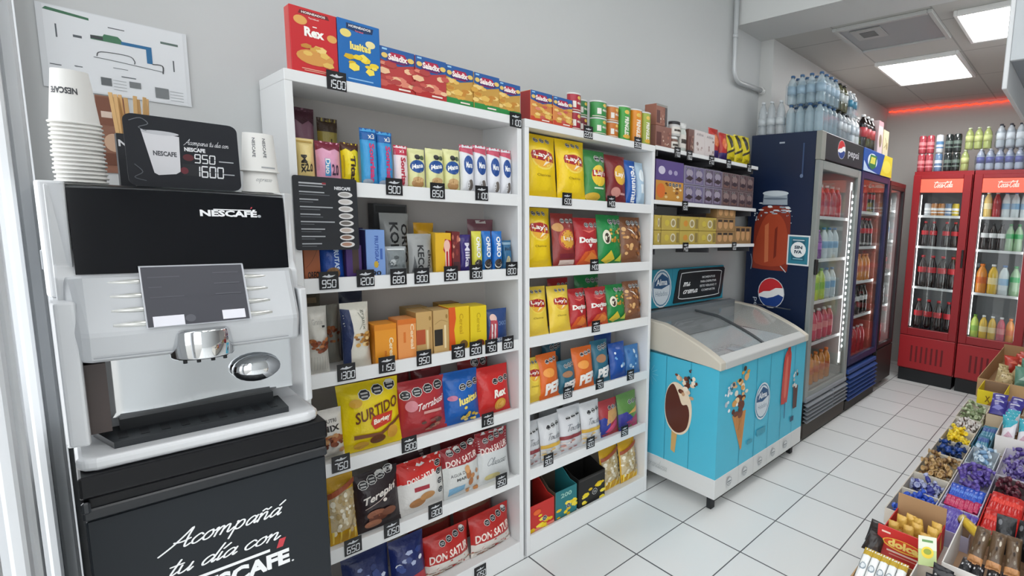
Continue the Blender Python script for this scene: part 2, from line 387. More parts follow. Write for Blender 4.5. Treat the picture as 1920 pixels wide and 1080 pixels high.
struct('ceiling', MB().box(-.4, 2.77, YR, YW, ZH, ZH + .1, M('#dcdcda', .8)).box(3.09, XF, YR, YW, ZC, ZC + .1, ceil_mat()), 'white ceiling with low tiled part at the back')
struct('trim_1', MB().box(2.77, 3.09, YR, YW, ZC, ZH + .1, M('#cfd0cf', .75)), 'white dropped ceiling beam crossing the shop')
struct('trim_2', MB().box(3.09, XF, 1.925, YW, 2.06, ZC, M('#c9c9c7', .75)), 'grey boxed-out strip of wall above the drink fridges')
FRM = M('#d6d9dc', .5, var=.02)
struct('wall_left', MB().box(-.15, -.012, 1.97, YW, 0, 2.1, FRM), 'white end of wall at shop front')
d = MB()
d.box(-.034, -.0135, 1.72, 1.80, 0, 2.1, FRM, .004).box(-.05, -.034, 1.66, 1.80, 0, 2.1, FRM, .004)
struct('trim_3', d, 'white upright rib of the shop front frame beside coffee machine')
d = MB(); d.box(-.066, -.05, 1.40, 1.50, 0, 2.1, FRM, .004).box(-.075, -.058, 1.30, 1.40, 0, 2.1, FRM, .004)
struct('trim_4', d, 'white upright door guide at the left edge of view')
d = MB(); d.box(-.12, -.072, 1.05, 1.14, 0, 2.1, FRM, .004); d.box(-.0725, -.0715, 1.08, 1.095, .93, .96, M('#77797c', .5))
struct('door_1', d, 'white metal shop front door edge')
struct('trim_5', MB().box(-.13, -.03, YR, YW, 2.1, 2.16, FRM, .004), 'white rail over the shop front')
struct('added_window_1', MB().box(-.085, -.080, YR, YW, 2.16, ZH, GLASS((.97, .99, .99), 1.45, .02, 0)), 'added unseen glazed strip letting daylight in over the shop front rail')  # unseen opening, added so daylight reaches the left corner of the wall
tag(MB().box(-6, -.4, -6, 4, -.12, -.1, M('#a9a7a2', .9, var=.08)).build('pavement'), 'grey pavement outside the shop front', 'pavement', kind='structure')

# lamps of the ceiling
def panel_lamp(name, x0, x1, y0, y1, z, label, e, depth=.03):
    t = thing(name, label, 'ceiling light', ((x0 + x1) / 2, (y0 + y1) / 2, z)); a = (x1 - x0) / 2; b = (y1 - y0) / 2
    f = MB(); w_ = .022
    for q in ((-a, a, -b, -b + w_), (-a, a, b - w_, b), (-a, -a + w_, -b + w_, b - w_), (a - w_, a, -b + w_, b - w_)): f.box(*q, -depth, 0, M('#e4e4e2', .5), .003)
    f.build('frame', t)
    MB().box(-a + w_, a - w_, -b + w_, b - w_, -depth * .8, -.001, M('#ffffff', .5, emit=e)).build('diffuser', t); return t
panel_lamp('ceiling_light', 3.90, 4.535, .91, 1.51, ZC, 'square lit ceiling panel above the aisle, in front of the red coolers', LAMP_BACK)
panel_lamp('ceiling_light', 3.22, 3.74, .15, .80, ZC, 'lit ceiling panel partly hidden by the hanging white cabinet', LAMP_BACK)
for i, (x, y) in enumerate(((.05, .0), (1.1, .0), (.05, -1.1), (1.1, -1.1))):  # unseen panels, added to brighten shelves, walls and floor
    panel_lamp('ceiling_light', x, x + .6, y, y + .6, ZH, 'added unseen light panel on high ceiling, %s' % ['by the doorway', 'over the candy counter', 'near entrance on counter side', 'deep on counter side'][i], FILL_FRONT)
t = thing('ceiling_air_unit', 'grey recessed ceiling air unit with a small square vent', 'air conditioner', (3.36, 1.2, ZC))
f = MB(); a, b = .24, .31
for q in ((-a, a, -b, -b + .03), (-a, a, b - .03, b), (-a, -a + .03, -b + .03, b - .03), (a - .03, a, -b + .03, b - .03)): f.box(*q, -.022, 0, M('#b4b5b3', .5), .004)
f.build('frame', t)
MB().box(-a + .03, a - .03, -b + .03, b - .03, -.012, -.001, M('#96989a', .45)).build('panel', t)
f = MB().box(-.17, .0, .02, .22, -.02, -.012, M('#a9aaa8', .5), .003); f.box(-.13, -.04, .07, .17, -.0215, -.0205, M('#6d6e6e', .6)); f.build('vent', t)
# pipe on the wall
p = MB(); pm = M('#c3c6c8', .35, .2)
path = [(2.73, 1.995, ZH), (2.735, 1.995, 2.42)] + [(2.735 + .07 * (1 - math.cos(a * PI / 10)), 1.995, 2.42 - .07 * math.sin(a * PI / 10)) for a in range(1, 6)] + [(3.06, 1.995, 2.36)]
p.tube(path, .016, pm, 10)
for z in (2.62, 2.9): p.lathe([(.02, -.012), (.02, .012)], pm, 10, (2.733, 1.995, z))
t = tag(p.build('wall_pipe'), 'grey conduit pipe running down the wall and elbowing towards the bottles', 'pipe')
q = MB().lathe([(.024, 0), (.024, .03), (.017, .045)], M('#e8e8e6', .3, .5), 12); q.build('fitting', t, (3.06, 1.995, 2.36), (0, PI / 2, 0))
# red rope light
p = MB(); p.tube([(XF - .02, 1.9 - i * .03, 2.665 + .006 * math.sin(i * 2.1)) for i in range(110)], .007, M('#ff3a24', .4, emit=3.0), 6)
tag(p.build('rope_light'), 'glowing red rope light along top of the end wall', 'rope light')

# hanging white cabinet, top right
t = thing('hanging_cabinet', 'white hanging display cabinet at the upper right edge, over the candy counter', 'cabinet', (0, 0, 0))
wm = M('#d5d7d9', .4); X0 = 2.5
MB().box(X0, 4.1, .375, .395, 2.05, 2.62, wm, .003).build('side_panel', t)
MB().box(X0, X0 + .02, -.35, .374, 2.165, 2.62, M('#b9bec2', .45), .002).build('end_panel', t)
MB().box(X0 + .021, 4.1, -.35, .374, 2.17, 2.185, M('#8d939b', .5)).build('bottom_board', t)
MB().box(X0 + .021, 4.1, -.35, .374, 2.60, 2.62, wm).build('top_board', t)
q = MB().lathe([(.008, 0), (.008, .004), (.004, .006)], M('#8b8d8f', .3, .8), 10); q.build('screw', t, (2.5, .31, 2.235), (0, -PI / 2, 0))
for x in (2.6, 3.9):
    MB().box(x, x + .02, 0, .02, 2.62, ZC if x > 3.09 else ZH - .598, wm).build('hanger', t)

# ================================================================== SHELF UNITS
WHT = M('#e9eaea', .38, var=.01); WHT_SHADE = M('#cdc8c4', .55)  # back panel white darkened and warmed to carry the shade between shelves
YF = 1.765
TOPZ = 1.785; TIER = [1.50, 1.22, .94, .66, .38]
LIPB = [1.457, 1.177, .897, .617, .335]
def shelf_unit(name, label, x0, x1, back=True):
    t = thing(name, label, 'shelf unit', (x0, YF, 0))
    W = x1 - x0; D = YW - .01 - YF
    for a in (0, W - .017): MB().box(a, a + .017, 0, D, 0, TOPZ - .03, WHT, .001).build('side_panel', t)
    MB().box(.017, W - .017, D - .006, D, .02, TOPZ - .03, WHT_SHADE).build('back_panel', t)
    MB().box(0, W, -.001, D, TOPZ - .03, TOPZ, WHT, .0015).build('top_board', t)
    for k, z in enumerate(TIER):
        b = MB().box(.0172, W - .0172, .012, D - .007, z - .030, z - .014, WHT); o = b.build('shelf', t)
        MB().box(.0172, W - .0172, 0, .012, LIPB[k], z, WHT, .001).build('shelf_lip', o)
    MB().box(.0172, W - .0172, .012, D - .007, .065, .08, WHT).build('bottom_shelf', t)
    MB().box(.0172, W - .0172, 0, .012, .0, .086, WHT, .001).build('base_block', t)
    return t
shelf_unit('shelf_unit', 'white open shelf unit of snacks beside the coffee machine', .40, 1.0855)
shelf_unit('shelf_unit', 'white open shelf unit of crisps beside the ice cream freezer', 1.0995, 1.797)
t = thing('wall_shelf', 'white edged wall shelves of cereal boxes above the ice cream freezer', 'wall shelf', (1.80, YF, 0))
BRD = M('#4a4a4d', .5)  # board colour kept dark to carry the shade on the undersides
for z, n in ((1.785, 'top_board'), (1.522, 'shelf'), (1.298, 'shelf')):
    o = MB().box(0, .925, .006, .262, z - .018, z, BRD).build(n, t)
    MB().box(0, .925, 0, .0055, z - .016, z + .004, WHT, .001).build('shelf_edge', o)
    for x in (.02, .46, .88): MB().prism([(.012, z - .045), (.012, z - .0185), (.262, z - .0185), (.262, z - .06)], 'x', x, x + .006, BRD).build('bracket', o)

# ================================================================== PRODUCT DESIGNS
def bag_fn(w_, h_, t_, seed, roll=False, seal=.055):
    ph = (seed * 1.37 % 7, seed * 2.11 % 7)
    def half(v):
        s = math.sin(PI * min(max(v, 0), 1)); return .5 * w_ * (1 - (.02 if roll else .05) * s)
    def f(u, v):
        vv = (v - seal) / (1 - 2 * seal); vv = min(max(vv, 0), 1)
        pr = math.sin(PI * vv) ** (.3 if roll else .5); x = abs(2 * u - 1)
        up = max(0, 1 - x ** 2) ** .5 if roll else max(0, 1 - x ** 2.4) ** .75
        n = noise.noise((u * 3 + ph[0], v * 4 + ph[1], seed * .7)); n2 = noise.noise((u * 9 + ph[1], v * 11, seed * .3))
        return t_ * .5 * pr * up * (1 + .22 * n) + .0022 * n2 * pr * up + (.0007 * math.sin(70 * u) if v < seal or v > 1 - seal else 0)
    def mp(u, v, off): return ((u - .5) * 2 * half(v), -f(u, v) - off, v * h_)
    return f, half, mp
def make_bag(d, w_, h_, seed, roll=False):
    f, half, mp = bag_fn(w_, h_, d['t'], seed, roll); b = MB(); m = FILM(d['base']); mb = FILM(d.get('back', d['base']))
    b.grid(lambda u, v: ((u - .5) * 2 * half(v), -f(u, v), v * h_), 14, 18, m)
    b.grid(lambda u, v: ((u - .5) * 2 * half(v), f(1 - u, v), v * h_), 10, 12, mb, flip=True)
    b.decal(d['sh'], mp, w_ / h_, .13, .0007, .00022)
    return b
def make_box(d, w_, h_, seed):
    b = MB(); t_ = d['t']; b.box(-w_ / 2, w_ / 2, -t_ / 2, t_ / 2, 0, h_, M(d['base'], .42), .0012)
    sd = d.get('side')
    if sd: b.poly([(-w_ / 2 - .0003, t_ / 2 - .002, .002), (-w_ / 2 - .0003, -t_ / 2 + .002, .002), (-w_ / 2 - .0003, -t_ / 2 + .002, h_ - .002), (-w_ / 2 - .0003, t_ / 2 - .002, h_ - .002)], M(sd, .42))
    b.decal(d['sh'], lambda u, v, o: ((u - .5) * w_, -t_ / 2 - o, v * h_), w_ / h_, 9e9, .0003, .00008)
    if d.get('ssh'): b.decal(d['ssh'], lambda u, v, o: (-w_ / 2 - o - .0004, t_ / 2 - u * t_, v * h_), t_ / h_, 9e9, .0003, .00008)
    return b
def make_can(d, w_, h_, seed):
    r = w_ / 2; b = MB(); b.lathe([(r * .97, 0), (r, .002), (r, h_ - .012), (r * .98, h_ - .010)], M(d['base'], .35), 20)
    b.decal(d['sh'], lambda u, v, o: ((r + o) * math.sin((u - .5) * PI), -(r + o) * math.cos((u - .5) * PI), v * h_), PI * r / h_, .08, .0004, .0001)
    return b
Y1, RD, DR, BLU, NAV, GRN, CRM, BRN, WH, BK = '#f2cf1d', '#c9242b', '#8e1d26', '#1f63b5', '#1d2b62', '#2f8f45', '#efe3a8', '#5b3424', '#eceae6', '#17171b'
ORG, TEL, PNK, PUR, TAN = '#e9822a', '#2c7d9b', '#e9a6bd', '#4b2f7c', '#c9a05f'
CRK = ['#e7bd62', '#f0cf80', '#d9a54a', '#c98a3a']; SAL = ['#c95b52', '#e08a72', '#b34543', '#efc39a']; NUT = ['#9c5a2b', '#c07a3c', '#6f3c1e', '#d59b5c']
def lays(big, disc=('#f0a63c',), base=Y1):
    return [E(.5, .62, .33, .17, '#f6d95a' if base == Y1 else '#e9c43c'), E(.5, .62, .28, .14, '#f0b13a' if base == Y1 else '#dfb640'), PG([(.16, .68), (.2, .735), (.5, .75), (.8, .715), (.86, .64), (.83, .57), (.5, .585), (.18, .61)], '#a91e28'),
            T("Lay's", .5, .665, .56, .1, '#fbf7ef', sl=-.06, b=.03), PG([(.55, .58), (.66, .575), (.45, .5)], '#f7ead0'), T('Clasicas', .48, .37, .42, .035, '#7a5a14', b=.0)] + OCT(.36, .9, 3, .07, .17)
def oreo(base, txt): return [TV('OREO', .5, .62, .42, .5, '#f4f4f2', b=.04), E(.5, .17, .36, .12, '#2a2422'), E(.5, .2, .36, .1, '#efece4'), E(.5, .23, .36, .1, '#332b29')]
def mana(c): return [E(.5, .58, .4, .15, '#1f4f95'), T('Mana', .5, .59, .6, .11, '#f7f7f4', sl=.1, b=.03), E(.5, .18, .34, .1, '#b78b5a'), E(.52, .27, .3, .07, '#d1ab78'), ('o', .5, .8, .16, BK), ('o', .75, .79, .14, '#4a5a3a')]
def octs3(y): return OCT(.33, y, 3, .085, .2)
D = {}
def DS(key, kind, name, cat, noun, t_, base, sh, **k): D[key] = dict(kind=kind, name=name, cat=cat, noun=noun, t=t_, base=base, sh=sh, **k)
# ---- top board
DS('rex_box', 'box', 'cracker_box', 'cracker box', 'tall red cracker box with white lettering', .045, RD, [PG([(.18, .9), (.22, .96), (.8, .96), (.84, .9)], '#6d1a20'), T('HORNEADOS', .5, .93, .5, .035, WH, b=.03), T('Terrabusi', .5, .86, .22, .025, '#f3d9d0'), E(.22, .8, .14, .07, '#e3a85a'), E(.88, .62, .11, .06, '#e3a85a'), T('Rex', .5, .645, .42, .15, '#fdfaf3', b=.05), R(.47, .73, .56, .745, '#fdfaf3'), E(.5, .26, .4, .12, '#d99a4e')] + BL(.5, .3, .6, .26, 9, CRK, 3, 1.1) + [R(.2, .06, .75, .075, '#e7a38e'), R(.25, .035, .7, .048, '#e7a38e')], side='#d9443f')
DS('lusi_box', 'box', 'cracker_box', 'cracker box', 'tall blue cracker box with yellow lettering', .045, '#1868b0', [PG([(.2, .86), (.2, .95), (.85, .95), (.82, .86), (.5, .83)], '#16345f'), T('HORNEADOS', .52, .915, .52, .04, WH, b=.03), T('Terrabusi', .5, .85, .2, .03, '#e76a80'), E(.18, .78, .13, .065, '#e9d67a'), E(.76, .68, .12, .06, '#efe0a0'), T('lusitas', .52, .6, .5, .13, '#f3e07a', b=.05), R(.2, .05, .8, .07, '#8fc0ea')] + BL(.55, .33, .62, .3, 12, ['#eecf35', '#f6de5a', '#d9b21f'], 5, 1.05))
def sal(top, heap, foot, seed): return [R(0, 0, 1, .16, foot), PG([(0, .7), (0, 1), (1, 1), (1, .7), (.5, .6)], '#2a5c9f'), R(.06, .93, .2, .97, '#9fd0f0')] + BL(.5, .38, 1.0, .5, 16, heap, seed, .95) + [E(.12, .8, .09, .06, '#e8c770'), E(.88, .8, .1, .06, '#e8c770'), PG([(.22, .78), (.3, .9), (.7, .9), (.8, .78), (.7, .66), (.3, .66)], '#b32a4a'), E(.5, .72, .34, .05, '#5a2a68'), T('Saladix', .5, .79, .56, .15, '#fbf3ee', b=.04), R(.5, .05, .85, .09, '#f3e2d8')]
DS('sal_red', 'box', 'cracker_box', 'cracker box', 'small blue and red snack box', .04, '#b8403f', sal(0, SAL, '#b4302f', 4))
DS('sal_grn', 'box', 'cracker_box', 'cracker box', 'small green footed snack box', .04, '#c99b4a', sal(0, CRK, '#2f8a46', 8))
DS('sal_mix', 'box', 'cracker_box', 'cracker box', 'red sided blue snack box', .07, '#d88a4a', sal(0, CRK + SAL[:2], '#c9482f', 11), side='#a32a2a')
# ---- first tier
DS('mix_cream', 'bag', 'biscuit_pack', 'biscuit pack', 'cream biscuit pouch with dark numerals', .04, '#e6cf8a', [TV('Mix', .35, .42, .3, .4, '#2b2622', b=.03), T('2.0', .62, .35, .4, .18, '#2b2622', b=.03), R(.1, .9, .9, .95, '#c9a85c')])
DS('duo_pink', 'bag', 'biscuit_pack', 'biscuit pack', 'pink biscuit pouch with plum top', .04, '#e3a3c0', [PG([(0, .78), (.25, .84), (.5, .78), (.75, .84), (1, .78), (1, 1), (0, 1)], '#7a2338'), R(.3, .2, .52, .6, '#3a8fc4'), T('2.0', .72, .35, .3, .26, '#3a2a4a', b=.03), TV('Duo', .41, .42, .2, .35, WH, b=.03)])
DS('tita_yel', 'bag', 'biscuit_pack', 'biscuit pack', 'bright yellow biscuit pouch with brown top', .04, '#ecd51c', [PG([(0, .8), (.25, .86), (.5, .8), (.75, .86), (1, .8), (1, 1), (0, 1)], '#4c2a1c'), TV('Titas', .55, .4, .3, .6, '#3a241a', b=.04), R(.06, .2, .12, .7, '#b9a41a')])
DS('son_blue', 'roll', 'biscuit_roll', 'biscuit roll', 'tall light blue biscuit roll', .036, '#3a9bd6', [R(0, .8, 1, 1, '#1f5fa5'), T('x3', .62, .87, .4, .09, WH, b=.02), TV('Sonrisas', .62, .42, .34, .66, '#d23a72', b=.04), E(.35, .1, .3, .05, '#9aa7b8')])
DS('son_red', 'roll', 'biscuit_roll', 'biscuit roll', 'white biscuit roll with red top and red lettering', .034, '#f0dfe0', [R(0, .78, 1, 1, '#c42848'), T('x3', .5, .87, .34, .08, WH), TV('Sonrisas', .55, .38, .36, .7, '#b8203c', b=.04)])
DS('mana_cream', 'roll', 'biscuit_roll', 'biscuit pack', 'cream biscuit pack with blue oval badge', .04, '#e3e3a6', mana(0))
DS('mana_white', 'roll', 'biscuit_roll', 'biscuit pack', 'white pink topped biscuit pack', .042, '#e4e5ea', [PG([(0, .86), (1, .8), (1, 1), (0, 1)], '#c95068'), E(.5, .6, .34, .19, '#1c4a93'), T('Mana', .5, .6, .46, .12, '#f4f5f7', b=.03), E(.6, .2, .2, .11, '#6d655f'), E(.4, .19, .13, .1, '#d5d6da')])
DS('duo_plum', 'bag', 'biscuit_pack', 'biscuit pack', 'plum biscuit pouch standing in second row', .04, '#8c5f72', [PG([(0, .78), (.25, .84), (.5, .78), (.75, .84), (1, .78), (1, 1), (0, 1)], '#4c2030'), R(.35, .25, .52, .6, '#5a6f8c'), T('2.0', .72, .4, .26, .26, '#3f2a3a', b=.03)])
DS('tita_olive', 'bag', 'biscuit_pack', 'biscuit pack', 'mustard biscuit pouch standing in second row', .04, '#9a8a3c', [R(0, .8, 1, 1, '#3c2a1c'), TV('Titas', .5, .4, .3, .6, '#40301c', b=.04)])
# ---- second tier
DS('cof_brown', 'box', 'biscuit_pack', 'biscuit box', 'copper brown biscuit box with dark lettering', .04, '#9a5530', [T('OREO', .55, .2, .7, .2, '#1c1412', b=.03), ('l', [(.1, .4), (.5, .6), (.9, .95)], .03, '#6e3a20')])
DS('frut_blue', 'bag', 'biscuit_pack', 'biscuit pack', 'royal blue biscuit pack with white upright lettering', .035, '#1d4a9e', [TV('FRUTAS', .66, .6, .22, .6, '#cfe0f5', b=.03), E(.5, .2, .3, .16, '#8a6a48')])
DS('choc_purp', 'box', 'biscuit_pack', 'chocolate box', 'dark purple chocolate box behind a black tag', .04, '#4a3170', [R(.4, .2, .8, .95, '#4a3a34')])
DS('frut_lblue', 'box', 'biscuit_pack', 'biscuit box', 'tall pale blue biscuit box with blue upright lettering', .05, '#7d9fd8', [TV('FRUTIGRAN', .55, .58, .2, .6, '#3a5cab', b=.03), R(.72, .4, .85, .62, '#4366b0'), E(.5, .3, .12, .07, '#caa83c'), T('90', .5, .12, .5, .1, '#1b2434', b=.03)], side='#33307a')
DS('grey_sac', 'bag', 'snack_sachet', 'sachet', 'small pale grey sachet with dark zigzag print', .03, '#a9aeb0', [R(.08, .12, .92, .86, '#7d8587')] + BL(.5, .4, .7, .5, 9, ['#4c5254', '#b9bebf', '#60686a'], 21) + [R(.1, .88, .9, .93, '#d8dcdc')])
DS('grey_bag', 'bag', 'snack_sachet', 'sachet', 'silver grey pouch with black upright lettering', .04, '#9b9d9c', [TV('KECO', .42, .4, .26, .66, '#26272a', b=.03), TV('choc', .82, .4, .2, .44, '#26272a', b=.02), PG([(.1, .1), (.3, .1), (.16, .5)], '#55585a')])
DS('yel_red', 'box', 'biscuit_pack', 'biscuit box', 'yellow biscuit box with red and white figure shape', .05, '#e6b62c', [PG([(.5, .0), (1, 0), (1, .82), (.6, .86), (.48, .6), (.62, .5)], '#b8252a'), E(.72, .7, .2, .14, '#efc0b0'), R(.6, .15, .66, .6, '#f1ddd2'), R(.78, .15, .84, .6, '#f1ddd2')])
DS('redbrown', 'box', 'biscuit_pack', 'biscuit box', 'narrow maroon biscuit box', .05, '#6e2a2c', BL(.5, .65, .9, .5, 8, ['#b86a5a', '#8c3a38', '#d59a80'], 31) + [R(.1, .05, .9, .3, '#4a2a30')])
DS('purp_choc', 'bag', 'chocolate_bar', 'chocolate', 'dark violet chocolate pack with pale upright lettering', .03, '#3b2d78', [TV('Milka', .62, .48, .4, .62, '#e6e2f2', b=.03)])
DS('oreo_yel', 'roll', 'biscuit_roll', 'biscuit roll', 'lime yellow biscuit roll with white upright lettering', .035, '#d3cf4a', oreo(0, 0), side=None)
DS('oreo_blue', 'roll', 'biscuit_roll', 'biscuit roll', 'blue biscuit roll with white upright lettering', .035, '#1f6fc0', oreo(0, 0))
DS('snack_blue', 'bag', 'snack_bag', 'snack bag', 'small teal blue snack bag with pale crest', .04, '#2f6890', [R(.08, .86, .92, .94, '#8fb0c4'), T('SNACK', .5, .72, .6, .1, '#14283c', b=.03), E(.45, .3, .2, .2, '#b9b08c')])
DS('purp_dark', 'box', 'biscuit_pack', 'chocolate box', 'narrow deep purple box', .05, '#33245a', [])
DS('grey_bag2', 'bag', 'snack_sachet', 'sachet', 'upper silver pouch with black upright lettering', .045, '#a3a5a3', [TV('KOKO', .42, .5, .3, .7, '#222326', b=.03), TV('OREO', .8, .5, .26, .66, '#222326', b=.03)])
DS('dark_tin', 'box', 'snack_sachet', 'sachet box', 'dark charcoal carton behind the silver pouches', .05, '#4a4c4d', [R(.05, .88, .95, .97, '#2d2f30')])
DS('yel_lump', 'bag', 'snack_sachet', 'sachet', 'crumpled amber yellow sachet', .05, '#d9a21a', [PG([(.1, .3), (.5, .2), (.9, .5), (.5, .6)], '#b98212')])
DS('plum_bag', 'bag', 'snack_sachet', 'sachet', 'dull plum bag behind the blue rolls', .045, '#74464f', [R(.3, .92, .7, .98, '#c9c3bf'), R(.5, .2, .95, .75, '#855a62')])
# ---- third tier
GR = ['#a0572c', '#8a4424', '#c07a45', '#6e3318']
DS('gran_white', 'bag', 'granola_bag', 'granola bag', 'white granola bag with brown nut cluster', .05, '#cfccc3', [T('Granix', .5, .78, .5, .08, '#a8a6a0', b=.0)] + BL(.5, .44, .8, .2, 34, GR, 41, .8, False) + [R(.66, .7, .8, .73, '#222')] + [R(.1 + i * .12, .08, .13 + i * .12, .28, '#b6b5ac') for i in range(7)])
DS('gran_navy', 'bag', 'granola_bag', 'granola bag', 'navy and white granola bag with golden nut cluster', .055, '#e2dfd2', [PG([(0, 0), (.26, 0), (.22, .3), (.34, .55), (.28, .9), (0, .92)], '#26345c'), ('l', [(.55, .85), (.7, .72), (.55, .6)], .02, '#8c8f86'), TV('granix', .72, .74, .16, .3, '#777a70', b=.0)] + BL(.66, .45, .6, .2, 22, ['#b98238', '#d9a95c', '#8a5a24', '#ecc988'], 43, .85, False))
DS('cer_orange', 'box', 'cereal_box', 'cereal box', 'orange cereal bar box, taller lid', .075, '#eb9a2a', [R(0, .86, 1, 1, '#e08a20'), TV('Cereal', .74, .4, .2, .52, '#f7e4bb', b=.03), TV('mix', .48, .24, .12, .2, '#c95a1a', b=.02)], side='#d88a22')
DS('cer_orange2', 'box', 'cereal_box', 'cereal box', 'apricot orange cereal bar box', .075, '#ea9a55', [R(0, .88, 1, 1, '#d9742a'), TV('Cereal', .78, .58, .2, .6, '#f6d9b4', b=.03), R(.3, .45, .42, .7, '#d9742a')])
DS('tan_red', 'box', 'cereal_box', 'cereal box', 'tan cereal bar box with a red square', .08, '#c9a468', [R(0, .3, .55, .62, '#b5532f'), R(.62, .1, .74, .6, '#e8d3a0'), R(.8, .1, .9, .66, '#b8905a'), E(.85, .85, .07, .05, '#9c7a40')], side='#b9945a')
DS('tan_black', 'box', 'cereal_box', 'cereal box', 'tan cereal bar box with a black square', .08, '#c7a56c', [R(.05, .22, .58, .58, '#2c2722'), R(.68, .15, .8, .66, '#ecd9ac'), E(.85, .85, .07, .05, '#9c7a40'), ('l', [(.1, .7), (.5, .78), (.9, .72)], .03, '#9f8048')])
DS('yel_or', 'box', 'cereal_box', 'cereal box', 'yellow cereal bar box with orange flank', .08, '#e5c21f', [PG([(0, 0), (.22, 0), (.3, .2), (.24, .5), (.34, .75), (.3, 1), (0, 1)], '#dd5a22'), TV('Cereal', .6, .62, .2, .45, '#c9a012', b=.02), E(.7, .15, .2, .1, '#7a5a2a')], side='#d9641f')
DS('yel_box', 'box', 'cereal_box', 'cereal box', 'plain yellow cereal bar box', .08, '#e6cb22', [TV('Cereal', .5, .62, .24, .45, '#c7a814', b=.02), E(.55, .12, .3, .1, '#7a3a2a')])
DS('chew_blue', 'bag', 'biscuit_pack', 'biscuit pack', 'dark blue biscuit bag with red striped figure', .045, '#27447c', [E(.32, .76, .14, .11, '#e8c2b8'), PG([(.1, .05), (.5, .05), (.46, .7), (.2, .7)], '#b13a48'), R(.22, .1, .28, .6, '#e4d5d6'), R(.34, .1, .4, .6, '#e4d5d6'), T('CHOCO', .72, .6, .44, .12, '#7f98c4', b=.02), T('SMACK', .7, .12, .55, .14, '#dfe6f2', b=.03)])
DS('gran_grey', 'bag', 'granola_bag', 'granola bag', 'grey granola bag half hidden between two granola bags', .04, '#98968c', BL(.5, .5, .9, .25, 14, GR, 47, .85, False))
DS('gran_brown', 'bag', 'granola_bag', 'granola bag', 'dark olive granola bag behind the white one', .04, '#4c4638', [R(.2, .85, .8, .92, '#7d6a50')])
DS('navy_back', 'bag', 'granola_bag', 'granola bag', 'navy granola bag behind the navy and white one', .04, '#1e2740', [])
DS('box_tan_back', 'box', 'cereal_box', 'cereal box', 'light tan cereal box in second row', .06, '#bb9a5e', [])
DS('choc_back', 'box', 'cereal_box', 'cereal box', 'amber cereal box with brown edge in second row', .06, '#a3792a', [R(0, .9, 1, 1, '#4a2c1c')])
# ---- fourth tier
DS('nut_mix', 'bag', 'nut_bag', 'nut bag', 'white and clear bag of mixed nuts', .05, '#d9d6d0', [T('NUTRI', .5, .78, .5, .07, '#4a4844', b=.02), T('MIX', .5, .64, .7, .11, '#2d2a28', b=.04)] + BL(.5, .34, .8, .3, 22, ['#7c3f24', '#9f5a34', '#6a2f1c', '#b98a5c'], 51, .85, False) + [R(.1, .06, .9, .12, '#b9b5ac')])
DS('surtido', 'bag', 'biscuit_bag', 'biscuit bag', 'large bright yellow bag of assorted biscuits', .075, '#f0d512', OCT(.4, .82, 3, .105, .22, .04) + [E(.24, .72, .1, .06, '#d9a52a'), T('SURTIDO', .58, .58, .74, .17, '#6e3a1c', sl=.22, b=.02), PG([(.44, .4), (.48, .5), (.84, .52), (.8, .36), (.5, .3)], '#cf3a22'), T('Bagley', .64, .42, .3, .1, '#fbf3e2', sl=.15, b=.04), PG([(.18, .2), (.18, .26), (.6, .24), (.98, .42), (.98, .37), (.62, .19)], '#7a431c'), E(.3, .09, .12, .06, '#d9a83a'), E(.56, .14, .13, .07, '#6a3a1a'), E(.82, .2, .1, .1, '#d9a03a')])
DS('terra_red', 'bag', 'biscuit_bag', 'biscuit bag', 'crimson biscuit bag with white script', .07, '#b3343a', OCT(.14, .76, 4, .11, .23, .03) + [E(.22, .56, .12, .1, '#d98a94'), T('Terrabusi', .62, .56, .6, .13, '#f4e2df', sl=.18, sh=.3, b=.02), R(.45, .38, .85, .43, '#d9a09a')] + BL(.66, .16, .5, .24, 9, ['#8a4a44', '#5c4038', '#b9806a'], 53, .9))
DS('lusi_bag', 'bag', 'cracker_bag', 'cracker bag', 'royal blue cracker bag with yellow lettering', .07, '#1660b4', OCT(.48, .7, 3, .1, .2, .03) + [T('lusitas', .62, .47, .56, .15, '#f3e27c', sl=.15, b=.04), E(.2, .52, .12, .05, '#c97a9a')] + BL(.68, .17, .42, .3, 12, ['#efd25a', '#f7e48a', '#d9b63a'], 55, .9))
DS('rex_bag', 'bag', 'cracker_bag', 'cracker bag', 'red cracker bag with white lettering and round cracker', .065, '#cf2a28', OCT(.5, .68, 3, .095, .18, .02) + [T('Rex', .6, .44, .38, .18, '#fbf4ea', sl=.1, b=.05), CI(.62, .18, .18, '#d9a03a'), CI(.62, .18, .12, '#e6b659')])
DS('red_back', 'bag', 'biscuit_bag', 'biscuit bag', 'maroon bag standing behind the front bags', .06, '#84252b', [R(.3, .86, .6, .9, '#b3444a')])
DS('red_back2', 'bag', 'cracker_bag', 'cracker bag', 'dark red cracker bag behind the red one', .05, '#992428', OCT(.5, .84, 2, .14, .3))
